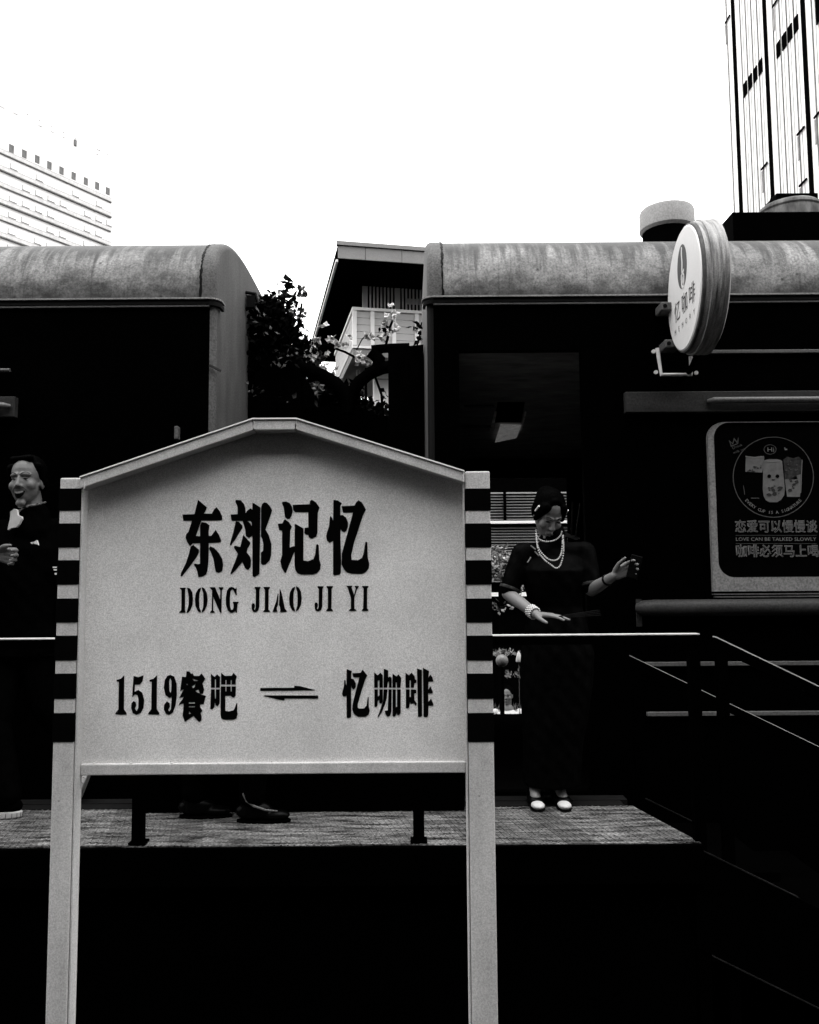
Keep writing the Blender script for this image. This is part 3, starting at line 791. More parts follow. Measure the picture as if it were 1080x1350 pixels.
pp('printed_badge', 'poster_dim', [ellipse(1015.5, 592.5, 8.4, 6.6, 24), ellipse(1015.5, 592.5, 7.6, 5.9, 24)])
pp('printed_mark', 'poster_line', [P(1034,589.5,1036,590.5,1036,592,1038,591,1038,593,1035,593.5)])
pp('printed_crown', 'poster_dim', [P(961,580,966,584,968,577,972,582,974,576,973.5,585,964,589), P(963,582.5,966.5,586,968.6,580,971.5,584,972.8,580.5,972.4,584.3,964.8,587.4)])
exv, ezv = (pw(1080, 690) - pw(980, 690)).normalized(), Vector((0, 0, 1))
def ptext(body, px0, px1, py_base, hpx, material, outline=0.0, d=.004, rot=0.0):
    u = .0046 * hpx
    ex2 = exv * math.cos(rot) + ezv * math.sin(rot); ez2 = ezv * math.cos(rot) - exv * math.sin(rot)
    return text_mesh('printed_text', body, material, post_, pw(px0, py_base, d), ex2, ez2, u * 1.0, outline, fit=(pw(px1, py_base) - pw(px0, py_base)).length)
ptext('恋爱可以慢慢谈', 969, 1078, 700.5, 17.5, 'poster_line', .0017)
ptext('咖啡必须马上喝', 970, 1079, 733, 17.5, 'poster_line', .0017)
ptext('LOVE CAN BE TALKED SLOWLY', 970, 1076, 713, 6.6, 'poster_line')
ptext('Hi', 1011.5, 1020, 595.5, 8.5, 'poster_line')
ptext('Drink', 966, 980, 592.5, 5, 'poster_dim', rot=.35)
ptext('milk tea', 967.5, 984, 598.5, 5, 'poster_dim', rot=.35)
for py in (705.5, 716.3):
    pp('printed_line', 'poster_dim', [P(970, py, 1077, py, 1077, py + .5, 970, py + .5)])
msg = 'EVERY CUP IS A SIGNATURE'
for i, ch in enumerate(msg):
    if ch == ' ': continue
    a = rad(139 - (139 - 41) * i / (len(msg) - 1))
    x, y = cxp + 48.6 * math.cos(a), cyp + 48.6 * math.sin(a)
    r_ = math.pi / 2 - a
    ex2 = exv * math.cos(r_) + ezv * math.sin(r_); ez2 = ezv * math.cos(r_) - exv * math.sin(r_)
    text_mesh('printed_text', ch, 'poster_line', post_, pw(x, y, .004), ex2, ez2, .027, align='CENTER')

# ventilators and raised deck on the roof
def roof_y(dy): return ZG + TB * max(0, 1 - abs((dy - TA) / TA) ** 3) ** (1 / 3)
vc = at(880, 312, 5.9)
vr = (at(915, 290, 5.9).x - at(845, 290, 5.9).x) / 2
vz1 = at(880, 279, 5.9).z
vz0 = at(880, 304, 5.9).z
B().lathe((vc.x, 5.9, 0), (0, 0, 1), [(vz0 - .02, vr * .92), (vz0, vr), (vz1 - .02, vr), (vz1, vr * .97), (vz1 + .012, vr * .7)], 48).build('roof_ventilator', 'vent_grey', rcar, smooth=True)
B().lathe((vc.x, 5.9, 0), (0, 0, 1), [(roof_y(.9) - .15, vr * .95), (vz0 - .021, vr * .90)], 40).build('ventilator_neck', 'interior_dark', rcar, smooth=True)
p2 = at(1042, 298, 6.95)
r2 = .275
v2 = B().lathe((p2.x, 6.95, 0), (0, 0, 1), [(p2.z - .25, r2 * 1.02), (p2.z + .06, r2), (p2.z + .10, r2 * .96), (p2.z + .115, r2 * .99), (p2.z + .14, r2 * .97), (p2.z + .165, r2 * .86), (p2.z + .185, r2 * .6), (p2.z + .19, r2 * .2)], 48)
v2.build('roof_ventilator', 'vent_rust', rcar, smooth=True)
boxo('roof_box', 'black_paint', rcar, at(1021, 265, 7.4).x, at(1076, 265, 7.4).x, 7.35, 7.6, roof_y(2.4), at(1040, 254, 7.35).z, bevel=.01)
q0, q1 = at(1000, 288, 6.9), at(1019, 256, 6.9)
B().tube([q0 - Vector((.0, 0, .1)), q1, at(1021, 256, 6.9)], .006, 6).build('stay_wire', 'black_paint', rcar)
boxo('roof_walkway', 'black_paint', rcar, at(950, 308, 6.3).x, XR + 8, 6.05, 6.6, roof_y(1.05) - .05, at(1000, 298, 6.3).z)

# ------------------------------------------------------------------ round blade sign on the right car
disc = thing('blade_sign', (at(905, 380, 4.6).x, 4.6, at(905, 497, 4.6).z), 'round white double-sided cafe sign with a dark logo, sticking out from the right carriage', 'sign')
dc = at(905, 381, 4.60); dr = .365; th = .150
DA = rad(3.5)
axd = Vector((math.cos(DA), -math.sin(DA), 0)); udir = Vector((-math.sin(DA), -math.cos(DA), 0))
d0 = Vector((dc.x - .012, 4.60, dc.z))
B().lathe(d0, axd, [(.018, dr - .02), (.02, dr - .001), (.045, dr + .003), (.047, dr + .012), (.060, dr + .013), (.075, dr + .011), (.09, dr + .013), (.105, dr + .011), (th - .025, dr + .013), (th - .012, dr + .012), (th, dr - .01)], 72).build('drum', 'drum_streaked', disc, smooth=True)
B().lathe(d0, axd, [(.001, dr - .012), (.004, dr - .004), (.017, dr)], 72).build('rim_bevel', 'drum_edge', disc, smooth=True)
B().lathe(d0, axd, [(-.006, dr - .022), (.0, dr - .014)], 72).build('face', 'sign_face', disc)
def fp(u, v): return d0 - axd * .0075 + udir * u + Vector((0, 0, v))   # u reading direction (towards the street), v up
def fpoly(name, material, loops, d=0): return flat_polys(name, material, disc, [[(x, y) for x, y in lp] for lp in loops], lambda x, y: fp(x, y) - axd * d, axd * .001)
fpoly('logo_disc', 'sign_logo', [ellipse(-.005, .135, .098, .128, 40)])
fpoly('logo_figure', 'sign_face', [P(-.006,.25,.012,.245,.006,.20,.012,.15,.004,.10,-.016,.10,-.008,.16,-.014,.21)], .001)
fpoly('logo_figure', 'sign_face', [P(-.03,.092,.034,.11,.036,.096,.012,.088,-.014,.072,-.034,.066)], .001)
fpoly('logo_figure', 'sign_face', [ellipse(0.004, .05, .034, .048, 24), ellipse(0.008, .05, .02, .033, 24)], .001)
fpoly('logo_figure', 'sign_face', [ellipse(0.010, .05, .011, .022, 16)], .001)
exd, ezd = udir, Vector((0, 0, 1))
for ch, u, hgt in (('忆', -.20, .13), ('咖', -.045, .13), ('啡', .105, .13)):
    text_mesh('sign_character', ch, 'sign_letter', disc, fp(u, -.135) - Vector((.0, 0, 0)), exd, ezd, hgt)
for i, ch in enumerate('MEMORY'):
    text_mesh('sign_letter', ch, 'sign_letter', disc, fp(-.19 + i * .078, -.215), exd, ezd, .045, align='CENTER')
# brackets
bk = B()
za_, zb_ = at(890, 458, 4.75).z, at(890, 494, 4.75).z
pA, pB_, pC, pD = at(868, 457, 4.88), at(870, 493, 4.88), at(910, 494, 4.55), at(911, 470, 4.55)
pA.x = pB_.x = pC.x = pD.x = dc.x + .06
bk2 = B()
ax, bx_ = at(869, 480, 4.85), at(911, 480, 4.85)
zu, zl = at(869, 459, 4.85).z, at(869, 494, 4.85).z
bk2.tube([(ax.x - .008, 4.85, zu), (ax.x + .012, 4.85, zl), (bx_.x, 4.85, zl), (bx_.x, 4.85, at(911, 470, 4.85).z)], .0125, 8)
for (x, z) in ((ax.x - .03, zu - .02), (ax.x - .02, zl + .015), (bx_.x + .03, zl + .01)):
    bk2.lathe((x, 4.85, z), (0, 1, 0), [(-.006, .012), (.006, .012)], 12)
bk2.build('bracket', 'slat_pale', disc)
for (px, py) in ((877, 406), (882, 455)):
    p = at(px, py, 4.9)
    B().box(p.x - .035, p.x + .06, 4.86, 4.99, p.z - .026, p.z + .026).build('fixing_tab', 'trim_grey', disc, bevel=.008)
    B().lathe((p.x - .012, 4.8595, p.z), (0, -1, 0), [(0, .013), (.003, .012)], 12).build('bolt_head', 'gutter_dark', disc)
B().tube([(dc.x + .08, 4.70, dc.z - dr - .0), (dc.x + .08, 4.82, dc.z - dr - .06), (dc.x + .08, 4.99, dc.z - dr - .07)], .016, 8).build('support_arm', 'black_paint', disc)

# ------------------------------------------------------------------ railings and stairs
RZ = at(100, 842, PY0 + .03).z
rail = thing('platform_railing', (-1.5, PY0 + .03, DZ), 'black metal railing with a pale sheen painted on top, along the front of the deck', 'railing')
xr1 = at(920, 838, PY0 + .03).x
boxo('top_rail', 'black_paint', rail, -6, xr1, PY0 + .008, PY0 + .052, RZ - .04, RZ - .003)
boxo('rail_sheen', 'rail_sheen', rail, -6, xr1 + .002, PY0 + .006, PY0 + .054, RZ - .0025, RZ + .004, bevel=.002)  # sky sheen painted as a pale strip along the rail
for px in (183, 552, 914):
    x = at(px, 1080, PY0 + .03).x if px != 914 else at(914, 860, PY0 + .03).x
    boxo('post', 'black_paint', rail, x - .024, x + .024, PY0 + .01, PY0 + .05, DZ if px != 914 else 0, RZ - .041)
    if px != 914: boxo('post_base', 'black_paint', rail, x - .036, x + .036, PY0 + .004, PY0 + .07, DZ + .002, DZ + .012)
for x in [at(183, 1080, PY0 + .03).x - 1.22 * k for k in (1, 2)]:
    boxo('post', 'black_paint', rail, x - .024, x + .024, PY0 + .01, PY0 + .05, DZ, RZ - .041)
SL = -0.49
def stair_rail(label, px, py, Y, L, posts, cap=.013):
    p = at(px, py, Y); o = thing('stair_railing', (p.x, Y, 0), label, 'railing', 'sloping railings of the steps')
    e = p + Vector((L, 0, SL * L))
    B().obox(p + Vector((0, -.02, -.05)), e - p, (0, .04, 0), (0, 0, .047)).build('handrail', 'black_paint', o)
    B().obox(p + Vector((0, -.021, -.0025)), e - p, (0, .042, 0), (0, 0, cap * .4)).build('rail_sheen', 'rail_sheen', o)  # pale strip paints the sky sheen on this rail
    for k in posts:
        q = p.lerp(e, k / L)
        boxo('post', 'black_paint', o, q.x - .022, q.x + .022, Y - .02, Y + .02, 0, q.z - .05)
    return o
stair_rail('near sloping handrail of the steps down from the deck', 942, 839.5, PY0 + .03, 1.75, (.026, .9, 1.7))
stair_rail('far sloping handrail of the steps, next to the carriage', 831, 864.5, 4.42, 2.1, (.03, 1.1, 2.05), cap=.008)
stairs = thing('stairs', (1.9, 4.0, 0), 'dark steps going down to the right from the deck', 'stairs')
c0 = at(909, 1107, PY0)
nst = 5; run = DZ / (nst + .0) / .49
for k in range(nst):
    x = c0.x + .02 + run * k
    z = DZ - (k + 1) * DZ / (nst + 1)
    boxo('tread', 'black_paint', stairs, x, x + run + .03, PY0 + .055, 4.38, z - .04, z)
for y in (PY0 + .002, 4.42):
    s = Vector((c0.x + .02, y, DZ - .012)); L = 1.75; d = Vector((L, 0, SL * L))
    st = B().obox(s - Vector((0, 0, .42)), d, (0, .04, 0), (0, 0, .41)).build('stringer', 'black_paint', stairs)
    B().obox(s + Vector((0, -.002, -.008)), d * .25, (0, .012, 0), (0, 0, .005)).build('stringer_edge', 'edge_dim', st)
    B().obox(s + Vector((.06, -.006, -.455)), d, (0, .012, 0), (0, 0, .005)).build('stringer_edge', 'edge_dim', st)

# ------------------------------------------------------------------ far buildings
# left block
BL = thing('apartment_block', at(80, 700, 80), 'white high-rise block with long balcony bands, at the left edge behind the train roof', 'building')
P0 = at(147, 330, 90.0)
dd = Vector((.655, 1, 0)).normalized(); nn = Vector((dd.y, -dd.x, 0))
def fa(px, py): return onplane(px, py, P0, nn)
uR = 0.0
def loc(px, py):
    q = fa(px, py); return ((q - P0).dot(dd), q.z)
def fbox(name, material, parent, u0, u1, z0, z1, depth, inset=0.0):
    o = P0 + dd * u0 + nn * (-.2 + inset); o.z = z0
    return B().obox(o, dd * (u1 - u0), nn * (depth + .2 - inset), (0, 0, z1 - z0)).build(name, material, parent)
ztop = loc(147, 205)[1]
o = P0 - dd * 60 - nn * 30; o.z = -1.55
wallo = B().obox(o, dd * 60, nn * 30, (0, 0, ztop + 1.55)).build('wall', 'tower_white', BL)
uL = loc(-40, 200)[0]
wins = list(zip((15, 32, 49, 65, 81, 97, 113, 128, 142), (196, 203, 210, 218, 225, 232, 239, 245, 252)))
cols = []
for px, py in wins:
    u0, z1 = loc(px - 2, py - 4); u1, z0 = loc(px + 2, py + 4)
    cols.append((u0 + u1) / 2)
    zm = loc(px, py)[1]; fbox('window', 'facade_window_and_shade', BL, (u0 + u1) / 2 - .26, (u0 + u1) / 2 + .26, zm - .42, zm + .42, .03)
for k in range(9):
    pyR = 268 + 19.4 * k
    zk = loc(147, pyR)[1]
    o1 = fbox('balcony_band', 'facade_band', BL, uL, -.2, zk + .10, zk + .48, .16)
    fbox('balcony_top', 'facade_line', o1, uL, -.2, zk + .50, zk + .55, .15)
    fbox('slab_shade_line', 'facade_window_and_shade', BL, uL, -.2, zk - (.06 if k % 2 else .0), zk + .07, .22 if k % 2 else .15)  # dark line paints the shade under the balcony ledge
    for j, u in enumerate(cols):
        if random.random() < .25: continue
        hz = zk - .55
        w1 = fbox('window_shade_mark', 'facade_window_and_shade', BL, u - .1, u + .75, hz - .50, hz - .43, .05)  # foot of an L mark painting the shadow in the window opening
        fbox('window_side_mark', 'facade_line', w1, u - .1, u - .02, hz - .41, hz + .05, .05)  # upright of the same painted window shadow
for k, (ya, yb) in enumerate(((212, 212.7), (205.5, 206))):
    z0, z1 = loc(147, yb)[1], loc(147, ya)[1]
    u = uL
    while u < -.6:
        if random.random() < .75: fbox('parapet_dash', 'facade_faint', BL, u, u + random.uniform(.2, .6), z0, z1, .06)
        u += 1.4
p = fa(99, 187); p2_ = fa(99, 191)
B().box(p.x - .14, p.x + .14, p.y - .15, p.y + .15, p2_.z - .1, p.z + .2).tube([(p.x, p.y, ztop - .5), (p.x, p.y, p.z)], .07, 6).build('roof_antenna', 'facade_window_and_shade', BL)

# right tower : its long side runs away from the camera
X0 = 20.0
TW = thing('office_tower', (26, 46, -1.55), 'white tower with black vertical recesses at the right edge', 'building')
PX = Vector((X0, 0, 0)); NX = Vector((1, 0, 0))
def ta(px, py): return onplane(px, py, PX, NX)
yF = ta(966, 290).y; yN = ta(1120, 290).y - 4
boxo('wall', 'tower_white', TW, X0, X0 + 16, yN, yF, -1.55, 90)
strip = [(978.5, 4.2), (1021, 4.4), (1073, 5.4), (1128, 6)]
ys = []
for px, w_ in strip:
    y1, y0 = ta(px - w_ / 2, 290).y, ta(px + w_ / 2, 290).y
    ys.append((y0, y1))
    boxo('recess', 'facade_dark', TW, X0 - .05, X0 + .5, y0, y1, -1.5, 90.2)
lines = []
for a, b_ in zip(ys[:-1], ys[1:]):
    ya, yb = a[0], b_[1]
    for k in range(1, 5):
        y = ya + (yb - ya) * k / 5 + .05
        lines.append(y)
for y in lines:
    boxo('panel_joint', 'facade_line', TW, X0 - .02, X0 + .1, y - .36, y - .31, -1.5, 90.05)
for y in lines + [ta(966.5, 290).y - .3]:
    boxo('panel_joint', 'tower_joint', TW, X0 - .03, X0 + .1, y - .075, y + .03, -1.5, 90.1)
def slits(pxa, pya, pxb, pyb, n):
    a, b_ = ta(pxa, pya), ta(pxb, pyb)
    z = (a.z + b_.z) / 2
    for k in range(n):
        y0 = a.y + (b_.y - a.y) * (k + .10) / n; y1 = a.y + (b_.y - a.y) * (k + .78) / n
        boxo('window', 'facade_dark', TW, X0 - .06, X0 + .1, min(y0, y1), max(y0, y1), z - .40, z + .40)
slits(980.5, 118, 1007.5, 86, 4)
slits(1024, 65, 1055, 30, 4)
for px, py in ((960, 28), (1024, 5), (1057, 175), (1009, 221), (1060, 243), (1080, 152)):
    a = ta(px, py)
    w1 = boxo('open_window', 'facade_dark', TW, X0 - .10, X0 - .04, a.y - .45, a.y + .35, a.z + .02, a.z + .12)
    boxo('window_side_mark', 'facade_line', w1, X0 - .08, X0 - .035, a.y + .25, a.y + .34, a.z - 1.3, a.z - .06)
a = ta(1078, 8)
boxo('window', 'facade_dark', TW, X0 - .06, X0 + .1, a.y - 1.2, a.y + .1, a.z - .9, a.z + .9)

# house between the cars
e1 = Vector((1, .2, 0)).normalized(); e2 = Vector((-e1.y, e1.x, 0))
H0 = at(445.5, 318, 14.0)
HB = thing('house', (H0.x + 3, 16, -1.55), 'modern house with dark overhanging roof and pale balcony between the two carriages', 'house')
def hl(px, py, v):
    q = onplane(px, py, H0 + e2 * v, e2); return ((q - H0).dot(e1), q.z)
def hbox(name, material, u0, u1, v0, v1, z0, z1, parent=None, bevel=0):
    o = H0 + e1 * u0 + e2 * v0; o.z = z0
    return B().obox(o, e1 * (u1 - u0), e2 * (v1 - v0), (0, 0, z1 - z0)).build(name, material, parent or HB, bevel=bevel)
zt_ = H0.z; zf = hl(447, 340, 0)[1]
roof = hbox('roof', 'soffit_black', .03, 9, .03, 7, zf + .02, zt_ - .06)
us = [0] + [hl(px, 335, 0)[0] for px in (482, 530)] + [4.2, 6.6, 9]
for a, b_ in zip(us[:-1], us[1:]):
    hbox('fascia_panel', 'fascia_grey', a + .004, b_ - .004, 0, .028, zf, zt_ - .075, roof)
hbox('roof_edge', 'fascia_grey', -.02, 9, -.03, .06, zt_ - .07, zt_, roof)
hbox('side_fascia', 'soffit_black', 0, .028, .03, 7, zf, zt_ - .062, roof)
hbox('side_trim', 'trim_white', -.03, .012, .05, 7, zf - .05, zf - .004, roof)
VB = 1.0
ub, zbt = hl(465, 405, VB); zbb = hl(465, 455, VB)[1]
up = [ub] + [hl(px, 430, VB)[0] for px in (488.5, 517, 547)] + [hl(578, 430, VB)[0], hl(610, 430, VB)[0]]
for u in up:
    hbox('balcony_post', 'trim_white', u, u + .075, VB - .02, VB + .06, zbb, zbt - .06)
hbox('balcony_top_rail', 'trim_white', ub - .01, up[-1] + .1, VB - .03, VB + .08, zbt - .055, zbt)
hbox('balcony_bottom_rail', 'trim_white', ub, up[-1] + .1, VB - .01, VB + .05, zbb - .05, zbb - .003)
for a, b_ in zip(up[:-1], up[1:]):
    for k in range(5):
        h = (zbt - .06 - zbb) / 5
        hbox('balcony_board', 'board_pale', a + .08, b_ - .005, VB + .01, VB + .03, zbb + h * k + .008, zbb + h * (k + 1))
# side of the balcony runs back
for k in range(5):
    h = (zbt - .06 - zbb) / 5
    hbox('balcony_board', 'board_pale', ub + .02, ub + .04, VB + .08, VB + 3.2, zbb + h * k + .008, zbb + h * (k + 1))
hbox('balcony_side_rail', 'trim_white', ub - .01, ub + .06, VB + .085, VB + 3.2, zbt - .055, zbt - .002)
hbox('balcony_floor', 'fascia_grey', ub + .01, up[-1], VB + .02, VB + 3.4, zbb - .20, zbb - .055)
# vertical slats above
VS = 1.35
u0, z1 = hl(478, 374, VS); u1 = hl(600, 380, VS)[0]
z0 = zbt - .1
n_sl = 26
for k in range(n_sl):
    u = u0 + (u1 - u0) * k / n_sl
    wsl = .030 if k % 9 else .07
    hbox('slat', 'slat_pale', u, u + wsl, VS, VS + .04, z0, z1)
hbox('slat_head', 'slat_pale', u0 - .02, u1, VS - .01, VS + .05, z1 + .003, z1 + .04)
hbox('plaque', 'slat_pale', hl(536, 395, VS + .12)[0], hl(560, 395, VS + .12)[0], VS + .10, VS + .12, hl(545, 401, VS + .1)[1], hl(545, 394, VS + .1)[1])
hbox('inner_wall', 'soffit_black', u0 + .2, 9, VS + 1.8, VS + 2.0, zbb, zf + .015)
# ground storey
VG = 1.9
hbox('lower_wall', 'wall_white', ub + .55, 9, VG, VG + .2, -1.5, zbb - .21)
for px in (470, 473.5, 477): 
    uu = hl(px, 510, VG)[0]; hbox('cladding_joint', 'facade_line', uu, uu + .02, VG - .012, VG - .001, 2.0, hl(480, 488, VG)[1])
uu = hl(480.5, 510, VG)[0]; hbox('downpipe', 'facade_dark', uu, uu + .05, VG - .06, VG - .01, 1.0, hl(480, 484, VG)[1])
zz = hl(490, 500, VG)[1]; hbox('string_course', 'facade_line', uu + .08, 4, VG - .02, VG - .002, zz, zz + .02)

# ------------------------------------------------------------------ vegetation
def leaf_mesh(b, c, d, up_, L, W):
    d = d.normalized(); s = d.cross(up_).normalized(); u = s.cross(d)
    b.add([c, c + d * L * .35 + s * W * .5 - u * L * .03, c + d * L, c + d * L * .35 - s * W * .5 - u * L * .03, c + d * L * .45 + u * L * .10],
          [(0, 1, 4), (1, 2, 4), (2, 3, 4), (3, 0, 4)])
def rnd_dir():
    while True:
        v = Vector((random.uniform(-1, 1), random.uniform(-1, 1), random.uniform(-1, 1)))
        if .1 < v.length < 1: return v.normalized()
def cloud(b, c, r, n, L, shell=.5):
    for _ in range(n):
        v = rnd_dir() * (random.random() ** shell)
        leaf_mesh(b, Vector(c) + Vector((v.x * r[0], v.y * r[1], v.z * r[2])), rnd_dir() + Vector((0, 0, -.3)), rnd_dir(), L * random.uniform(.6, 1.25), L * random.uniform(.5, .85))
def plant_part(name, material, parent, fn, kind='stuff'):
    b = B(); fn(b); o = b.build(name, material, parent, fix=False)
    if kind: o['kind'] = kind
    return o
def scl(px, Y): return px / 1080 * Y
# climbing shrub by the left car's end
VY = 6.15
shrub = thing('climbing_shrub', at(365, 540, VY), 'dark leafy climber growing beside the end of the left carriage', 'shrub')
def f1(b):
    for px, py, rx, ry, n in ((352, 430, 34, 34, 420), (372, 445, 34, 36, 420), (345, 465, 26, 26, 260), (385, 470, 26, 22, 170), (362, 405, 22, 16, 150), (340, 490, 24, 18, 160), (334, 440, 14, 30, 150), (330, 490, 16, 34, 200), (378, 395, 14, 12, 34), (375, 376, 12, 9, 12), (388, 385, 14, 8, 9), (392, 460, 22, 26, 70)):
        cloud(b, at(px, py, VY), (scl(rx, VY), .22, scl(ry, VY)), int(n * 1.15), .064)
plant_part('foliage', 'leaf_dark', shrub, f1)
def f2(b):
    for px, py, rx, ry, n in ((400, 388, 9, 8, 22), (396, 412, 12, 8, 34), (350, 440, 26, 30, 26), (372, 470, 24, 18, 26), (338, 512, 14, 10, 12), (372, 525, 14, 8, 6)):
        cloud(b, at(px, py, VY - .2), (scl(rx, VY), .1, scl(ry, VY)), int(n * .8), .045)
plant_part('pale_leaves', 'leaf_mid', shrub, f2)
st = B()
for pts in (((360, 560), (356, 500), (362, 440), (372, 400), (380, 372)), ((372, 560), (380, 500), (392, 440), (398, 400)), ((350, 560), (340, 500), (335, 440))):
    st.tube([at(px, py, VY) for px, py in pts], [.02, .016, .012, .008, .005][:len(pts)], 6)
st.build('stem', 'stem_dark', shrub)
# bougainvillea with pale bracts
BY = 6.7
boug = thing('bougainvillea', at(470, 560, BY), 'bougainvillea with pale papery flower clusters arching between the carriages', 'flowering plant')
st = B()
def curve_px(pts, Y): return [at(px, py, Y) for px, py in pts]
for pts, r in ((((400, 452), (430, 455), (455, 464), (472, 473), (486, 481)), .010), (((505, 545), (503, 520), (497, 503), (493, 492), (500, 470), (509, 455), (514, 432), (523, 409)), .010), (((470, 462), (477, 448), (484, 440)), .005), (((545, 470), (552, 450), (556, 425)), .006), (((410, 470), (420, 462), (430, 455)), .005)):
    st.tube(curve_px(pts, BY), r, 6)
st.build('stem', 'stem_dark', boug)
def bract(px, py, rx, ry, n, L=.05, m='bract_pale'):
    b = B(); c = at(px, py, BY - .05)
    for _ in range(n):
        v = rnd_dir() * random.random() ** .4
        ctr = c + Vector((v.x * scl(rx, BY), v.y * .06, v.z * scl(ry, BY)))
        ax = (v + rnd_dir() * .6 + Vector((0, -.5, 0))).normalized()
        t = ax.orthogonal().normalized(); t2 = ax.cross(t); a0 = random.random() * 6
        for k in range(3):
            a = a0 + k * 2.094
            d = (t * math.cos(a) + t2 * math.sin(a)) * .8 + ax * .55
            leaf_mesh(b, ctr, d, ax, L * random.uniform(.75, 1.1), L * .85)
    b.build('flower_cluster', m, boug, fix=False)['kind'] = 'stuff'
for a in ((441, 449, 9, 7, 12), (457, 449, 6, 12, 9), (427, 433, 5, 5, 6), (427, 486, 5, 6, 7), (436, 487, 5, 5, 6), (474, 471, 6, 7, 8), (483, 470, 7, 7, 10), (487, 477, 4, 4, 5), (473, 477, 5, 4, 5), (516, 408, 4, 4, 6), (512, 424, 7, 7, 8), (504, 438, 7, 6, 8), (513, 432, 8, 5, 8), (523, 434, 6, 3, 4), (508, 448, 5, 6, 6), (524, 417, 4, 3, 4), (480, 446, 6, 4, 6), (489, 443, 4, 3, 4), (412, 460, 11, 10, 15), (418, 448, 9, 8, 9), (405, 470, 9, 10, 12), (424, 466, 7, 6, 7), (550, 432, 8, 5, 6)):
    bract(a[0], a[1], a[2] * 1.15, a[3] * 1.1, max(3, int(a[4] * .6)), .046)
def f3(b):
    for px, py, rx, ry, n in ((550, 432, 8, 8, 12), (555, 447, 6, 8, 12), (505, 436, 6, 6, 4), (512, 440, 5, 6, 4), (412, 455, 14, 14, 20), (505, 520, 8, 10, 10)):
        cloud(b, at(px, py, BY - .1), (scl(rx, BY), .08, scl(ry, BY)), n, .055)
plant_part('foliage', 'leaf_dark', boug, f3)
# dark gangway diaphragms and rubber bellows between the cars
gang = thing('gangway_bellows', at(455, 600, 6.4), 'black rubber gangway with arched tubes joining the two carriages', 'gangway')
GY0, GY1 = 6.0, 6.9
xg = at(512, 500, 6.0).x
flat_polys('diaphragm', 'rubber', gang, [[(xg, .9), (XR - .005, .9), (XR - .005, at(556, 454, 6.0).z), (at(530, 457, 6.0).x, at(530, 457, 6.0).z), (xg, at(512, 460, 6.0).z)]], lambda x, y: Vector((x, GY0, y)), Vector((0, .9, 0)))
xg2 = at(396, 500, 6.0).x
flat_polys('diaphragm', 'rubber', gang, [[(XL + .005, .9), (xg2, .9), (xg2, at(396, 482, 6.0).z), (at(380, 470, 6.0).x, at(380, 470, 6.0).z), (XL + .005, at(340, 466, 6.0).z)]], lambda x, y: Vector((x, GY0, y)), Vector((0, .9, 0)))
def big_tube(pts, rr, Y=6.05):
    P_ = [at(px, py, Y) for px, py in pts]
    B().tube(P_, rr, 12).build('bellows_tube', 'rubber', gang, smooth=True)
big_tube(((386, 483), (405, 488), (425, 495), (443, 506), (455, 520), (458, 545)), .052)
big_tube(((458, 545), (463, 520), (474, 503), (490, 491), (505, 485), (518, 483)), .048)
big_tube(((490, 464), (500, 474), (497, 490)), .05)
big_tube(((490, 461), (512, 459), (540, 458)), .035)
flat_polys('bellows_skirt', 'rubber', gang, [[(xg2 - .02, .9), (xg + .02, .9), (xg + .02, at(512, 556, 6.2).z), (at(470, 540, 6.2).x, at(470, 534, 6.2).z), (at(425, 536, 6.2).x, at(425, 536, 6.2).z), (xg2 - .02, at(396, 538, 6.2).z)]], lambda x, y: Vector((x, 6.2, y)), Vector((0, .5, 0)))
hedge = thing('hedge', at(455, 600, 7.2), 'dark hedge filling the gap between the two carriages', 'hedge')
def f4(b):
    for px, py, rx, ry, n in ((430, 545, 60, 22, 900), (425, 515, 32, 20, 500), (485, 548, 30, 20, 500), (465, 520, 14, 14, 160)):
        cloud(b, at(px, py, 7.2), (scl(rx, 7.2), .18, scl(ry, 7.2)), n, .085)
plant_part('foliage', 'leaf_dark', hedge, f4)
def f5(b): cloud(b, at(412, 515, 6.95), (scl(16, 7), .05, scl(13, 7)), 70, .07)
plant_part('pale_leaves', 'leaf_mid', hedge, f5)
B().tube([(at(455, 600, 7.2).x, 7.2, -1.55), (at(455, 600, 7.2).x, 7.2, at(455, 550, 7.2).z)], .05, 8).build('trunk', 'stem_dark', hedge)
tr = thing('pale_tree', (at(412, 480, 20).x, 20, -1.55), 'pale leafy tree far behind the gap, left of the house', 'tree')
def f6(b): cloud(b, at(411, 475, 20), (scl(20, 20), .5, scl(26, 20)), 260, .16)
plant_part('crown', 'garden_leaf', tr, f6)
B().tube([(at(412, 480, 20).x, 20, -1.55), (at(412, 480, 20).x, 20, at(412, 480, 20).z)], .08, 8).build('trunk', 'stem_dark', tr)

# ------------------------------------------------------------------ garden seen through the carriage door
GH = thing('garden_house', (1.6, 12.2, -1.55), 'house wall with grey louvred shutters, seen through the carriage doorway', 'house')
boxo('wall', 'soffit_black', GH, .4, 5, 12.1, 12.4, -1.55, 5)
gx0, gx1 = at(620, 700, 12).x, at(776, 700, 12).x
def louv(pya, pyb):
    za, zb2 = at(690, pya, 12).z, at(690, pyb, 12).z
    n = max(3, int((za - zb2) / .040))
    for k in range(n):
        z = zb2 + (za - zb2) * (k + .5) / n
        B().obox((gx0, 12.0, z - .012), (gx1 - gx0, 0, 0), (0, .05, .022), (0, 0, .007)).build('louvre_slat', 'louvre', GH)
louv(648, 686); louv(694, 768)
for (a, b_) in ((686.5, 690), (733, 737), (781, 786)):
    boxo('sill', 'trim_white', GH, gx0, gx1, 11.93, 12.09, at(690, b_, 11.95).z, at(690, a, 11.95).z)
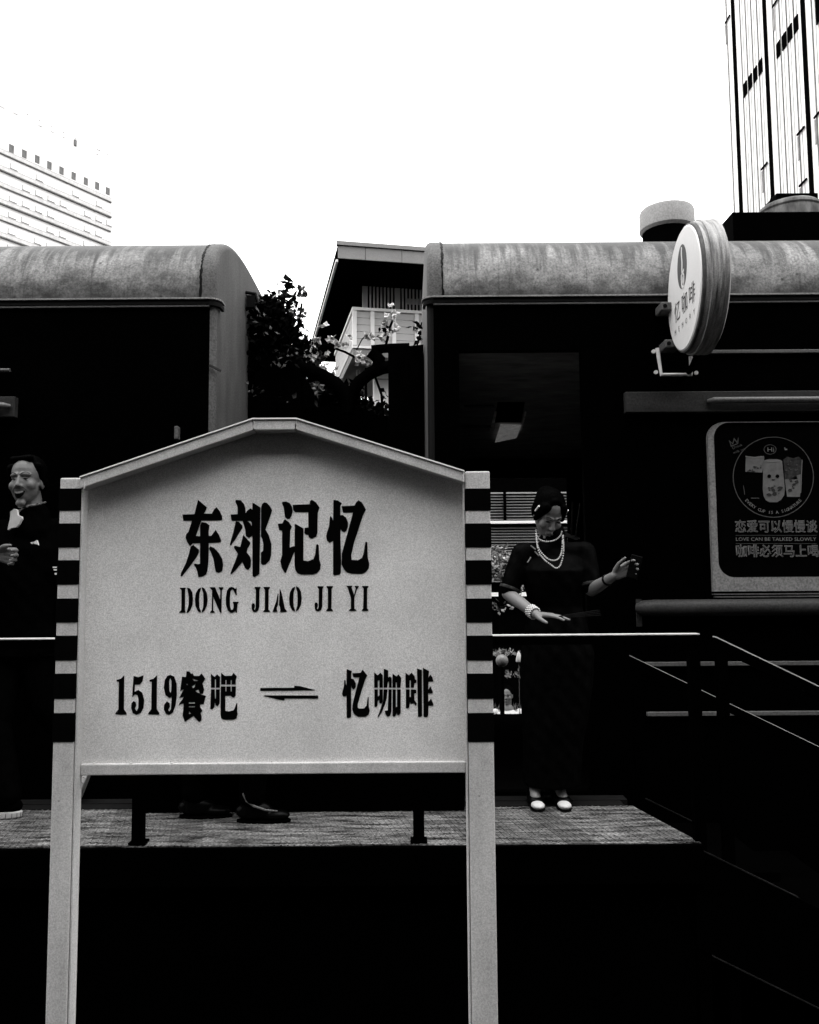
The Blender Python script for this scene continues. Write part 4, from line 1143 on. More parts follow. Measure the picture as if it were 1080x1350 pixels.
for px in (666, 735):
    x = at(px, 690, 11.97).x
    boxo('mullion', 'black_paint', GH, x - .02, x + .02, 11.95, 11.99, at(px, 686, 12).z, at(px, 648, 12).z)
gs = thing('garden_shrub', (at(665, 800, 11).x, 11, -1.55), 'speckled garden shrub under the louvred shutters', 'shrub')
def f7(b):
    cloud(b, at(655, 742, 11), (scl(24, 11), .3, scl(24, 11)), 420, .07)
    cloud(b, at(684, 778, 11), (scl(8, 11), .2, scl(10, 11)), 50, .06)
    cloud(b, at(660, 860, 10.8), (scl(26, 11), .2, scl(5, 11)), 110, .06)
    cloud(b, at(655, 800, 11), (scl(30, 11), .3, scl(10, 11)), 26, .07)
    cloud(b, at(676, 888, 11), (scl(12, 11), .2, scl(4, 11)), 16, .07)
plant_part('foliage', 'garden_leaf', gs, f7)
B().tube([(at(660, 800, 11).x, 11, -1.55), at(660, 780, 11)], .03, 6).build('stem', 'stem_dark', gs)
lc = at(662, 871, 10.3)
gl = thing('garden_lamp', (lc.x, 10.3, -1.55), 'round globe lamp on a thin post in the garden', 'lamp')
prof = [(-.078 * math.cos(a), .078 * math.sin(a)) for a in [math.pi * i / 12 for i in range(13)]]
B().lathe(lc, (0, 0, 1), prof, 24).build('globe', 'lamp_glass', gl, smooth=True)
B().tube([(lc.x, 10.3, -1.55), (lc.x, 10.3, lc.z - .078)], .015, 8).build('post', 'black_paint', gl)
uc = at(684, 862, 10.4)
um = thing('folded_parasol', (uc.x, 10.4, -1.55), 'small white folded parasol on a thin pole in the garden', 'parasol')
B().lathe(uc, (0, 0, 1), [(-.10, .035), (-.09, .04), (0, .022), (.03, .006)], 14).build('canopy', 'white_cloth', um, smooth=True)
B().tube([(uc.x, 10.4, -1.55), (uc.x, 10.4, uc.z - .1)], .004, 6).build('pole', 'trim_grey', um)
gg = B()
for k in range(70):
    px = random.uniform(645, 692); p = at(px, 946, 12.0); d = Vector((random.uniform(-.5, .5), random.uniform(-.3, .3), 1)).normalized()
    leaf_mesh(gg, p, d, Vector((0, -1, 0)), random.uniform(.12, .25), .012)
tag(gg.build('grass', 'garden_leaf', None, fix=False), 'tall thin grass behind the far door sill', 'grass', kind='stuff')
# frame leaning inside the vestibule, right of the woman's head
fr = thing('folding_stand', (at(758, 710, 7.0).x, 7.0, ZF), 'thin folding stand with a white shelf inside the carriage doorway', 'stand')
B().tube([at(755, 662, 7.0), at(753.5, 706, 7.0)], .008, 6).build('leg', 'trim_grey', fr)
B().tube([at(765, 664, 7.0), at(759, 708, 7.0)], .008, 6).build('leg', 'trim_grey', fr)
for px in (746, 764):
    B().tube([at(px, 708, 7.05), Vector((at(px, 708, 7.05).x, 7.05, ZF))], .012, 6).build('leg', 'black_paint', fr)
q = [at(746, 702, 7.0), at(765, 709, 7.0), at(765, 710.5, 7.0), at(746, 703.5, 7.0)]
B().hexa(q + [v + Vector((0, .2, 0)) for v in q]).build('shelf', 'white_cloth', fr)

# ------------------------------------------------------------------ people
def sphere_grid(n=12, m=8):
    return [(math.pi * i / m, 2 * math.pi * j / n) for i in range(m + 1) for j in range(n)]
class Blob:
    """overlapping rounded pieces, fused into one continuous skin by a voxel remesh"""
    def __init__(s): s.b = B()
    def ell(s, c, r, ax=None, n=16, m=12):
        c = Vector(c); ax = ax or (Vector((1, 0, 0)), Vector((0, 1, 0)), Vector((0, 0, 1)))
        vs = []
        for i in range(m + 1):
            t = math.pi * (i + .0) / m
            for j in range(n):
                p = 2 * math.pi * j / n; e = max(math.sin(t), .02)
                vs.append(c + ax[0] * r[0] * e * math.cos(p) + ax[1] * r[1] * e * math.sin(p) + ax[2] * r[2] * math.cos(t))
        fs = [(i * n + j, i * n + (j + 1) % n, (i + 1) * n + (j + 1) % n, (i + 1) * n + j) for i in range(m) for j in range(n)]
        fs += [tuple(range(n))[::-1], tuple(range(m * n, m * n + n))]
        s.b.add(vs, fs); return s
    def cap(s, a, b, ra, rb, n=14):
        a, b = Vector(a), Vector(b); d = (b - a)
        if d.length < 1e-5: return s.ell(a, (ra, ra, ra))
        d.normalize(); x = d.orthogonal().normalized(); y = d.cross(x); rings = []
        for k in range(6): t = math.pi / 2 * k / 6; rings.append((a - d * ra * math.cos(t), max(ra * math.sin(t), .02 * ra)))
        rings.append((a, ra)); rings.append((b, rb))
        for k in range(1, 7): t = math.pi / 2 * k / 6; rings.append((b + d * rb * math.sin(t), max(rb * math.cos(t), .02 * rb)))
        vs = [c + (x * math.cos(2 * math.pi * j / n) + y * math.sin(2 * math.pi * j / n)) * r for c, r in rings for j in range(n)]
        m = len(rings)
        fs = [(i * n + j, i * n + (j + 1) % n, (i + 1) * n + (j + 1) % n, (i + 1) * n + j) for i in range(m - 1) for j in range(n)]
        fs += [tuple(range(n))[::-1], tuple(range((m - 1) * n, m * n))]
        s.b.add(vs, fs); return s
    def chain(s, pts, rs):
        for (a, b), (ra, rb) in zip(zip(pts[:-1], pts[1:]), zip(rs[:-1], rs[1:])): s.cap(a, b, ra, rb)
        return s
    def loft(s, secs, n=24):  # (centre, half width x, half depth y)
        vs = [Vector(c) + Vector((rx * math.cos(2 * math.pi * j / n), ry * math.sin(2 * math.pi * j / n), 0)) for c, rx, ry in secs for j in range(n)]
        m = len(secs)
        fs = [(i * n + j, i * n + (j + 1) % n, (i + 1) * n + (j + 1) % n, (i + 1) * n + j) for i in range(m - 1) for j in range(n)]
        fs += [tuple(range(n))[::-1], tuple(range((m - 1) * n, m * n))]
        s.b.add(vs, fs); return s
    def build(s, name, material, parent, voxel=.006, smooth=4, fn=None):
        me = bpy.data.meshes.new('tmp'); me.from_pydata(s.b.v, [], s.b.f)
        bm = bmesh.new(); bm.from_mesh(me); bmesh.ops.recalc_face_normals(bm, faces=bm.faces[:]); bm.to_mesh(me); bm.free()
        t = bpy.data.objects.new('tmp', me); C.objects.link(t)
        md = t.modifiers.new('r', 'REMESH'); md.mode = 'VOXEL'; md.voxel_size = voxel
        if smooth:
            sm = t.modifiers.new('s', 'SMOOTH'); sm.factor = .5; sm.iterations = smooth
        dg = bpy.context.evaluated_depsgraph_get(); dg.update()
        out = bpy.data.meshes.new_from_object(t.evaluated_get(dg))
        bpy.data.objects.remove(t); bpy.data.meshes.remove(me)
        out.name = name
        out.materials.clear()
        if fn:
            for v in out.vertices: v.co = fn(v.co)
        return link_mesh(name, out, material, parent, smooth=True)
def frame_axes(f, upv=Vector((0, 0, 1))):
    f = Vector(f).normalized(); r = f.cross(upv).normalized(); u = r.cross(f); return f, r, u
def head(bl, c, f, s=1.0, open_mouth=False, roll=0.0, lips=True):
    upv = Vector((math.sin(roll), 0, math.cos(roll)))
    f, r, u = frame_axes(f, upv); c = Vector(c); ax = (r, f, u)
    q = lambda a, b, d: c + (r * a + f * b + u * d) * s
    bl.ell(q(0, -.018, .035), (.074 * s, .094 * s, .092 * s), ax)
    bl.ell(q(0, .015, -.03), (.064 * s, .072 * s, .085 * s), ax)
    bl.ell(q(0, .028, -.072), (.046 * s, .052 * s, .046 * s), ax)
    bl.cap(q(0, .080, .012), q(0, .098, -.030), .0065 * s, .0100 * s)
    for k in (-1, 1):
        bl.ell(q(k * .011, .088, -.034), (.0075 * s, .009 * s, .0065 * s), ax)
        bl.cap(q(k * .012, .0775, .026), q(k * .044, .062, .024), .0085 * s, .008 * s)
        bl.ell(q(k * .038, .047, -.028), (.027 * s, .029 * s, .028 * s), ax)
        bl.ell(q(k * .074, -.010, -.012), (.009 * s, .020 * s, .031 * s), ax)
        if not lips: continue
        bl.cap(q(k * .018, .080, -.066), q(0, .088, -.062), .006 * s, .007 * s)
        bl.cap(q(k * .016, .079, -.078 - (.022 if open_mouth else 0)), q(0, .086, -.080 - (.022 if open_mouth else 0)), .006 * s, .0075 * s)
    bl.ell(q(0, .066, -.108 - (.008 if open_mouth else 0)), (.024 * s, .020 * s, .018 * s), ax)
    return q, ax
def eyes(q, ax, parent, s=1.0, wide=1.0):
    for k in (-1, 1):
        b = Blob().ell(q(k * .031, .0755, .004), (.013 * s, .006 * s, .0055 * s * wide), ax, 12, 8)
        b.b.build('eye', 'eye_dark', parent, smooth=True)
        B().tube([q(k * .013, .0860, .029), q(k * .022, .0845, .0325), q(k * .031, .0800, .0345), q(k * .040, .0735, .0335), q(k * .048, .0655, .030)], [.0012, .002, .0022, .0018, .001], 6).build('eyebrow', 'hair', parent)
def hand(bl, wrist, d, palm, side, curl, s=1.0, spread=.12, thumb=(.6, .5)):
    """d: from wrist to knuckles; palm: palm normal; side: direction of the thumb side; curl: bend per joint for the four fingers (radians)."""
    d = Vector(d).normalized(); palm = Vector(palm); palm = (palm - d * palm.dot(d)).normalized(); side = d.cross(palm) * (1 if d.cross(palm).dot(Vector(side)) > 0 else -1)
    w = Vector(wrist)
    kn = []
    for k, (o, l) in enumerate(((.030, .088), (.010, .092), (-.010, .087), (-.028, .078))):
        k_ = w + d * l * s + side * o * s; kn.append(k_)
        bl.cap(w + side * o * .55 * s + d * .01 * s, k_, .0145 * s, .0115 * s)
    tips = []
    for k, (base, L) in enumerate(zip(kn, ((.043, .026, .022), (.047, .030, .023), (.044, .028, .022), (.034, .021, .019)))):
        c = curl[k] if isinstance(curl, (list, tuple)) else curl
        dirv = (d + side * spread * (1.2 - k * .8)).normalized(); p = base; r = (.0092, .0084, .0077, .0066)
        for j in range(3):
            a = c * (.75, 1.0, .7)[j]; dirv = (dirv * math.cos(a) + palm * math.sin(a)).normalized()
            nx = p + dirv * L[j] * s; bl.cap(p, nx, r[j] * s * (1 if k < 3 else .9), r[j + 1] * s * (1 if k < 3 else .9)); p = nx
            palm_loc = palm
        tips.append(p)
    t0 = w + d * .022 * s + side * .026 * s + palm * .006 * s
    td = (side * thumb[0] + d * .75 + palm * thumb[1]).normalized(); t1 = t0 + td * .044 * s
    td2 = (td + d * .35 + palm * .12 - side * .15).normalized(); t2 = t1 + td2 * .032 * s; t3 = t2 + (td2 + d * .2).normalized() * .024 * s
    bl.chain([w + d * .008 * s + side * .012 * s, t0, t1, t2, t3], [.015 * s, .0155 * s, .0115 * s, .0095 * s, .0075 * s])
    return kn, tips

# ---- woman in a dark dress in front of the carriage door
LYd = 4.22
lady = thing('person', (at(722, 1060, LYd).x, LYd, DZ), 'woman in a dark short-sleeved dress with pearl necklaces, standing in front of the carriage door', 'person')
hc = at(724, 679, LYd - .02); hs = .92
bl = Blob()
q, ax = head(bl, hc, (.14, -.76, -.64), hs, roll=.06)
sR, sL_ = at(689, 729, LYd), at(771, 727, LYd + .02)          # image-left and image-right shoulders
nk = at(729, 716, LYd + .03)
bl.cap(q(0, -.03, -.06), nk, .050, .052)
bl.cap(nk, at(728, 740, LYd + .03), .050, .055)
bl.cap(sR, sL_, .045, .045)
elR, wrR = at(670, 783, LYd - .02), at(707, 810, LYd - .24)
bl.chain([sR, sR.lerp(elR, .5), elR, elR.lerp(wrR, .35), wrR], [.042, .038, .032, .033, .022])
hd = at(728, 811.5, LYd - .29) - wrR
knR, tipR = hand(bl, wrR, hd, (0.15, -.1, -1), (0, -1, .2), [.12, .10, .08, .10], .95, .14, (.75, .25))
elL, wrL = at(780, 778, LYd - .04), at(810, 759, LYd - .26)
bl.chain([sL_, sL_.lerp(elL, .5), elL, elL.lerp(wrL, .35), wrL], [.042, .038, .032, .032, .021])
knL, tipL = hand(bl, wrL, Vector((.085, -.03, .045)), (.15, -1, .0), (-.3, -.1, 1), [.85, .92, .98, 1.05], .88, .12, (.6, .45))
ftA, ftB = at(708, 1056, LYd - .02), at(737, 1056, LYd - .02)
pel = at(735, 862, LYd + .02)
bl.cap(at(728, 740, LYd + .03), pel, .06, .10)
for ft, k in ((ftA, -1), (ftB, 1)):
    hip = pel + Vector((k * .075, 0, -.06)); knee = Vector((ft.x + .01 * k, LYd + .02, DZ + .47)); ank = Vector((ft.x, LYd + .05, DZ + .10))
    bl.chain([hip, knee, knee + Vector((0, .02, -.12)), ank], [.075, .050, .048, .030])
    bl.cap(ank, Vector((ft.x + .012 * k, LYd - .06, DZ + .045)), .032, .026)
body = bl.build('body', 'skin', lady, .0042, 3)
eyes(q, ax, lady, hs, .6)
Blob().ell(q(0, .0885, -.070), (.020, .006, .006), ax, 12, 8).b.build('mouth', 'lips', lady, smooth=True)
hr = Blob()
hr.ell(q(0, -.036, .046), (.081, .094, .090), ax)
hr.ell(q(0, -.055, -.005), (.079, .070, .075), ax)
for k in (-1, 1):
    hr.cap(q(k * .050, .046, .078), q(k * .078, .012, -.018), .022, .014)
    hr.cap(q(k * .006, .030, .112), q(k * .062, .022, .070), .014, .018)
    hr.ell(q(k * .074, -.03, .03), (.018, .04, .05), ax)
hr.ell(q(0, -.11, .06), (.055, .050, .050), ax)
hr.build('hair', 'hair', lady, .006, 3)
for (a, b_) in (((-.084, .030, .062), (-.090, .008, .020)), ((.086, .022, .070), (.092, .010, .028))):
    B().tube([q(*a), q(*b_)], .005, 8).build('hair_pin', 'silver', lady, smooth=True)
dr_ = Blob()
ch = at(729, 752, LYd); wa = at(733, 800, LYd + .02); hp = at(735, 862, LYd + .02)
def sec(p, z, rx, ry): return (Vector((p.x, p.y, z)), rx, ry)
zsh = sR.z
dr_.loft([sec(nk, zsh + .035, .055, .055), sec(nk, zsh + .015, .10, .072), sec(nk, zsh - .02, .165, .085), sec(ch, zsh - .08, .175, .105), sec(ch, ch.z, .168, .125), sec(ch, ch.z - .07, .150, .115), sec(wa, wa.z, .135, .10), sec(wa, wa.z - .12, .165, .12), sec(hp, hp.z, .188, .135), sec(Vector((hp.x - .008, LYd + .02, 0)), hp.z - .15, .185, .138), sec(Vector((hp.x - .02, LYd + .02, 0)), hp.z - .32, .168, .135), sec(Vector((hp.x - .032, LYd + .02, 0)), DZ + .30, .152, .13), sec(Vector((hp.x - .042, LYd + .02, 0)), DZ + .09, .142, .125)], 32)
for sh, el in ((sR, elR), (sL_, elL)):
    dr_.chain([sh + Vector((0, .0, -.005)), sh.lerp(el, .5), sh.lerp(el, .86)], [.058, .056, .052])
dr_.cap(sR, sL_, .052, .052)
dr_.cap(nk + Vector((0, 0, -.01)), nk + Vector((0, -.006, .045)), .072, .066)
def wrinkle(v):
    k = math.sin(v.x * 60 + v.z * 23) * math.sin(v.z * 38 + v.x * 11)
    return v + Vector((0, .003 * k, 0))
dress = dr_.build('dress', 'dress', lady, .007, 4, wrinkle)
for sh, el in ((sR, elR), (sL_, elL)):
    p = sh.lerp(el, .87); d = (el - sh).normalized()
    B().lathe(p, d, [(-.008, .0535), (-.006, .0555), (.005, .0555), (.008, .053)], 28).build('sleeve_cuff', 'poster_brown', dress, smooth=True)
# pearls
def strand(px_pts, Yf, r=.0044, sp=.0076):
    pts = [at(px, py, Yf(px, py)) for px, py in px_pts]
    # Catmull-Rom resample
    out = []
    for i in range(len(pts) - 1):
        p0, p1, p2, p3 = pts[max(i - 1, 0)], pts[i], pts[i + 1], pts[min(i + 2, len(pts) - 1)]
        for k in range(12):
            t = k / 12
            out.append(.5 * ((2 * p1) + (p2 - p0) * t + (2 * p0 - 5 * p1 + 4 * p2 - p3) * t * t + (3 * p1 - p0 - 3 * p2 + p3) * t ** 3))
    out.append(pts[-1])
    b = B(); acc = 0; last = out[0]; pos = [out[0]]
    for p in out[1:]:
        if (p - pos[-1]).length >= sp: pos.append(p)
    for p in pos:
        b.lathe(p, (0, 0, 1), [(-r * .95, r * .3), (-r * .6, r * .8), (0, r), (r * .6, r * .8), (r * .95, r * .3)], 10)
    return b
def yfront(px, py): return LYd - .095 - max(0, (py - 705)) * .0014 + abs(px - 724) * .0010
strand([(707, 699), (707.5, 705), (712, 711.5), (721, 714), (732, 712), (739, 706), (741, 699)], lambda a, b_: LYd - .085 + abs(a - 724) * .0016).build('pearl_strand', 'pearl', lady, smooth=True)
strand([(707, 704), (710, 722), (720, 735), (729, 739), (737, 736), (741, 725), (742, 706)], yfront).build('pearl_strand', 'pearl', lady, smooth=True)
strand([(706.5, 704), (710, 726), (718, 738), (727, 745), (733, 749), (739, 745), (743, 728), (742.5, 706)], yfront).build('pearl_strand', 'pearl', lady, smooth=True)
bc = wrR + (elR - wrR) * .09; bd = (elR - wrR).normalized(); bo = bd.orthogonal().normalized(); bo2 = bd.cross(bo)
br = B()
for row in range(4):
    for k in range(16):
        a = 2 * math.pi * (k + .5 * (row % 2)) / 16
        p = bc + bd * (row * .011 - .01) + (bo * math.cos(a) + bo2 * math.sin(a)) * .0280
        br.lathe(p, (0, 0, 1), [(-.0055, .002), (-.003, .0048), (0, .006), (.003, .0048), (.0055, .002)], 8)
br.build('bracelet', 'pearl', lady, smooth=True)
tc_ = wrL + (elL - wrL) * .28; td_ = (elL - wrL).normalized()
B().lathe(tc_, td_, [(-.006, .026), (-.004, .029), (.004, .030), (.006, .027)], 24).build('bangle', 'shoe_black', lady, smooth=True)
for ft, k in ((ftA, -1), (ftB, 1)):
    s_ = Blob()
    s_.ell((ft.x + .01 * k, LYd - .115, DZ + .024), (.034, .050, .018))
    sh = s_.build('shoe', 'white_shoe', lady, .004, 2)
    h_ = Blob().ell((ft.x + .006 * k, LYd + .02, DZ + .042), (.042, .09, .040)).ell((ft.x + .012 * k, LYd - .055, DZ + .030), (.045, .05, .028)).cap((ft.x, LYd + .08, DZ + .008), (ft.x, LYd + .07, DZ + .07), .010, .022)
    h_.build('shoe_back', 'shoe_black', lady, .005, 2)
    p = Blob().ell((ft.x + .01 * k, LYd - .10, DZ + .006), (.040, .068, .006)).build('sole', 'shoe_black', sh, .004, 1)
# brooch-like fastening knots on the dress
for px, py, a in ((703, 722, .7), (708, 730, .8), (698, 738, -1.0)):
    p = at(px, py, LYd - .12)
    B().tube([p - Vector((math.cos(a), 0, -math.sin(a))) * .016, p + Vector((math.cos(a), 0, -math.sin(a))) * .016], .0035, 6).build('knot_fastening', 'poster_line', dress)
# objects she holds
fan = thing('folded_fan', at(775, 812, LYd - .36), 'thin dark folded fan in the hand of the woman with pearls', 'fan')
pa, pb = at(738, 815, LYd - .345), at(792, 811, LYd - .30)
for k in range(4):
    o_ = Vector((0, .004 * k, .003 * k))
    B().bar(pa + o_, pb + o_ * 2.5, .014, .0028).build('fan_rib', 'gutter_dark', fan)
hld = (knL[0] + knL[3]) / 2 + Vector((.012, -.012, -.03))
phone = thing('black_phone', hld - Vector((0, 0, .06)), 'small black phone in the raised hand of the woman with pearls', 'phone')
dph = (wrL - at(832, 745, LYd - .30)).normalized()
uph = Vector((.25, -.1, .95)).normalized(); rph = uph.cross(Vector((.6, .8, .1))).normalized(); tph = uph.cross(rph)
ctr = (knL[1] + tipL[1] + tipL[2]) / 3 + Vector((0, .006, 0))
B().obox(ctr - uph * .055 - rph * .028 - tph * .004, rph * .056, tph * .008, uph * .11).build('phone_body', 'shoe_black', phone, bevel=.003)

# ---- laughing man at the left edge
MY = 4.25
man = thing('person', (at(20, 1078, MY).x, MY, DZ), 'laughing man in a black jacket over a white shirt, at the left edge', 'person')
mc = at(35, 635, MY - .03); ms = 1.04
bl = Blob()
q, ax = head(bl, mc, (.0, -.99, .02), ms, True, roll=-.05, lips=False)
mnk = at(42, 682, MY)
bl.cap(q(0, -.025, -.06), mnk, .058, .062)
shA, shB = at(-22, 702, MY - .02), at(76, 700, MY + .08)
bl.cap(shA, shB, .055, .055)
mp = at(30, 850, MY + .02)
bl.cap(mnk, mp, .055, .10)
# image-right arm bent towards the middle, image-left arm out of frame
eB = at(90, 775, MY + .06); wB = at(97, 836, MY + .02)
bl.chain([shB, shB.lerp(eB, .5), eB, eB.lerp(wB, .4), wB], [.052, .048, .042, .040, .028])
hand(bl, wB, Vector((.12, -.03, -1)), (-1, 0, 0), (0, -1, 0), .25, 1.0)
eA = at(-62, 775, MY - .05); wA = at(-4, 731, MY - .29)
bl.chain([shA, eA, wA], [.052, .042, .028])
hand(bl, wA, Vector((.09, -.02, -.012)), (.0, -1, -.05), (0, 0, 1), [1.0, 1.0, 1.0, 1.0], 1.1, .04, (.35, .5))
fA = Vector((at(0, 1077, MY - .21).x, MY - .21, DZ)); fB = Vector((at(94, 1070, MY + .05).x, MY + .05, DZ))
for ft, k, up_ in ((fA, -1, .09), (fB, 1, .25)):
    hip = mp + Vector((k * .085, 0, -.05)); ank = Vector((ft.x + .03, ft.y, DZ + up_)); knee = hip.lerp(ank, .5) + Vector((-.05, -.03, 0))
    bl.chain([hip, knee, ank], [.085, .056, .036])
bl.build('body', 'skin_dark', man, .0048, 3)
eyes(q, ax, man, ms, .5)
mo = B()
K = 9; up_l, lo_l = [], []
for i in range(K):
    t = -1 + 2 * i / (K - 1)
    dep = .0935 - .022 * t * t
    up_l.append(q(t * .029, dep, -.061 + .007 * t * t)); lo_l.append(q(t * .029, dep - .002, -.061 + .007 * t * t - .034 * (1 - t * t) ** .7))
inn = [q(0, .06, -.075)]
mo.v = up_l + lo_l
mo.f = [(i, i + 1, K + i + 1, K + i) for i in range(K - 1)]
mo.build('mouth', 'eye_dark', man, fix=False)
te = B(); te.v = [p + ax[1] * .0012 for p in up_l[1:-1]] + [p.lerp(l_, .30) + ax[1] * .0012 for p, l_ in zip(up_l[1:-1], lo_l[1:-1])]
te.f = [(i, i + 1, K - 2 + i + 1, K - 2 + i) for i in range(K - 3)]
te.build('teeth', 'poster_line', man, fix=False)
for k in (-1, 1):
    B().tube([q(k * .018, .0865, -.036), q(k * .032, .074, -.050), q(k * .036, .068, -.064)], [.0012, .0018, .001], 6).build('smile_line', 'lips', man)
hr = Blob()
hr.ell(q(0, -.035, .058), (.086, .095, .088), ax)
hr.ell(q(0, -.060, .0), (.084, .068, .07), ax)
for k in (-1, 1): hr.cap(q(k * .070, .012, .07), q(k * .080, -.012, -.01), .022, .014)
hr.cap(q(-.04, .040, .112), q(.05, .034, .110), .016, .016)
hr.build('hair', 'hair', man, .006, 3)
jk = Blob()
zS = shB.z; cx = (shA.x + shB.x) / 2
jk.loft([(Vector((mnk.x, mnk.y + .01, zS + .03)), .09, .08), (Vector((cx, MY + .03, zS)), .19, .10), (Vector((cx, MY + .02, zS - .10)), .215, .135), (Vector((cx, MY + .02, zS - .28)), .205, .14), (Vector((cx, MY + .02, zS - .48)), .20, .135), (Vector((mp.x, MY + .02, mp.z - .06)), .205, .14)], 32)
jk.cap(shA, shB, .066, .066)
jk.cap(mnk + Vector((0, .01, -.07)), mnk + Vector((0, .01, .0)), .11, .088)
jk.chain([shB, shB.lerp(eB, .5), eB, eB.lerp(wB, .4), eB.lerp(wB, .84)], [.070, .066, .060, .054, .042])
jk.chain([shA, shA.lerp(eA, .5), eA, eA.lerp(wA, .86)], [.070, .066, .060, .042])
jacket = jk.build('jacket', 'black_cloth', man, .007, 4, wrinkle)
# collar: two lapels, speckled
mat('collar_speckled', 0.10, 0.8, 0.1, 0.99, 45, con=0.08)
for pts in (((14, 677), (18, 672), (25, 674), (31, 669)), ((30, 670), (40, 666), (50, 665), (61, 662))):
    B().tube([at(px, py, MY - .125 + (px - 14) * .0018) for px, py in pts], [.004, .006, .007, .004], 8).build('collar', 'collar_speckled', jacket, smooth=True)
def on_chest(px, py, off=.0): return at(px, py, MY - .138 - off)
sp_ = [P(14,674,19,671,22,672,23,679,28,681,28.5,684,25,691,21,695,15,696,10,699,11,692,13,684)]
flat_polys('shirt_front', 'white_cloth', man, sp_, lambda x, y: on_chest(x, y, -.012 - (y - 684) * .0004), Vector((0, .02, 0)))
# maker's mark: three slanted bars forming a triangle
for lp in (P(40,715.2,44.5,714.2,44.0,715.8,41.5,717.2), P(45.0,714,47.0,713.2,48.2,717.4,44.6,716.8), P(46.8,712.6,48.6,712.2,50.4,718.6,48.9,717.8)):
    flat_polys('jacket_mark', 'white_cloth', jacket, [lp], lambda x, y: at(x, y, MY - .122), Vector((0, .012, 0)))
for lp in (P(69.2,747,75.6,747,75.4,748.9,69.8,748.9), P(70.4,750.3,75.6,750.3,75.4,752.2,71,752.2), P(72,755.2,74.4,755.2,74.6,757.6,72,757.8)):
    flat_polys('sleeve_stripe', 'white_cloth', jacket, [lp], lambda x, y: at(x, y, MY - .075), Vector((0, .04, 0)))
tr_ = Blob()
for ft, k, up_ in ((fA, -1, .09), (fB, 1, .25)):
    hip = mp + Vector((k * .085, 0, -.05)); ank = Vector((ft.x + .03, ft.y, DZ + up_)); knee = hip.lerp(ank, .5) + Vector((-.05, -.03, 0))
    tr_.chain([hip, knee, ank + Vector((0, 0, .02))], [.105, .082, .068])
tr_.cap(mp + Vector((-.06, 0, 0)), mp + Vector((.06, 0, 0)), .14, .14)
tr_.build('trousers', 'black_cloth', man, .008, 4)
# front sneaker, heel to the right
def sneaker(ft, pitch, parent, toe=-1, k_=1.0):
    rot = Matrix.Rotation(pitch, 3, 'Y')
    pt = Vector((ft.x + toe * .13, ft.y, DZ))
    def tf(v): return pt + rot @ ((Vector(v) - pt) * k_) + Vector((0, 0, .002))
    up_ = Blob().ell((ft.x + .02, ft.y, DZ + .055), (.085, .040, .045)).ell((ft.x + toe * .085, ft.y, DZ + .042), (.08, .042, .028)).cap((ft.x + .045, ft.y, DZ + .06), (ft.x + .04, ft.y, DZ + .10), .040, .042)
    u = up_.build('sneaker', 'black_cloth', parent, .005, 2, tf)
    so = Blob(); so.loft([(Vector((ft.x - .04, ft.y, DZ + z)), rx, ry) for z, rx, ry in ((0, .132, .038), (.004, .142, .046), (.028, .144, .047), (.034, .138, .044))], 40)
    s1_ = so.build('sneaker_sole', 'white_shoe', u, .004, 1, tf)
    rb = B()
    for k in range(26):
        a = 2 * math.pi * k / 26
        p = Vector((ft.x - .04 + .1445 * math.cos(a), ft.y + .0475 * math.sin(a), DZ + .016))
        rb.add([tf(p + Vector((dx, dy, dz))) for dx, dy, dz in ((-.001, -.001, -.011), (.001, .001, -.011), (.001, .001, .011), (-.001, -.001, .011))], [(0, 1, 2, 3)])
    rb.build('sole_groove', 'trim_grey', u, fix=False)
sneaker(Vector((at(1, 1076, MY - .21).x, MY - .21, DZ)), 0.0, man)
sneaker(Vector((at(103, 1070, MY + .04).x + .13, MY + .04, DZ)), -1.2, man, k_=.80)

# ---- person behind the board, of whom only the black shoes show
OY = 3.97
oth = thing('person', (at(330, 1078, OY).x, OY, DZ), 'person in black hidden behind the name board, only black shoes showing', 'person')
oc = at(318, 690, OY); bl = Blob()
q, ax = head(bl, oc, (.6, -.75, -.1), .94)
onk = at(320, 730, OY); op = at(318, 880, OY)
bl.cap(q(0, -.03, -.06), onk, .05, .055)
osA, osB = at(275, 742, OY), at(362, 742, OY)
bl.cap(osA, osB, .045, .045); bl.cap(onk, op, .09, .11)
oeA, oeB = at(262, 810, OY + .03), at(376, 810, OY + .03); owA, owB = at(285, 860, OY - .15), at(352, 860, OY - .15)
bl.chain([osA, oeA, owA], [.044, .036, .025]); bl.chain([osB, oeB, owB], [.044, .036, .025])
hand(bl, owA, (.6, -.3, -.3), (0, .3, -1), (0, -1, .3), .4, .95); hand(bl, owB, (-.6, -.3, -.3), (0, .3, -1), (0, -1, .3), .4, .95)
o1, o2 = Vector((at(338, 1078, OY - .02).x, OY - .02, DZ)), Vector((at(262, 1070, OY + .06).x, OY + .06, DZ))
for ft, k in ((o1, 1), (o2, -1)):
    bl.chain([op + Vector((k * .08, 0, -.05)), Vector((ft.x, ft.y + .0, DZ + .46)), ft + Vector((-.02, 0, .09))], [.08, .052, .034])
bl.build('body', 'skin_dark', oth, .006, 3)
eyes(q, ax, oth, .94)
hr = Blob().ell(q(0, -.035, .05), (.084, .092, .09), ax).ell(q(0, -.06, -.03), (.08, .06, .09), ax)
hr.build('hair', 'hair', oth, .007, 3)
ct = Blob()
ct.loft([(Vector((onk.x, OY, osA.z + .03)), .08, .07), (Vector((onk.x, OY, osA.z - .02)), .18, .095), (Vector((onk.x, OY, osA.z - .2)), .18, .125), (Vector((op.x, OY, op.z + .1)), .16, .115), (Vector((op.x, OY, op.z - .12)), .195, .14), (Vector((op.x, OY, op.z - .35)), .19, .14)], 28)
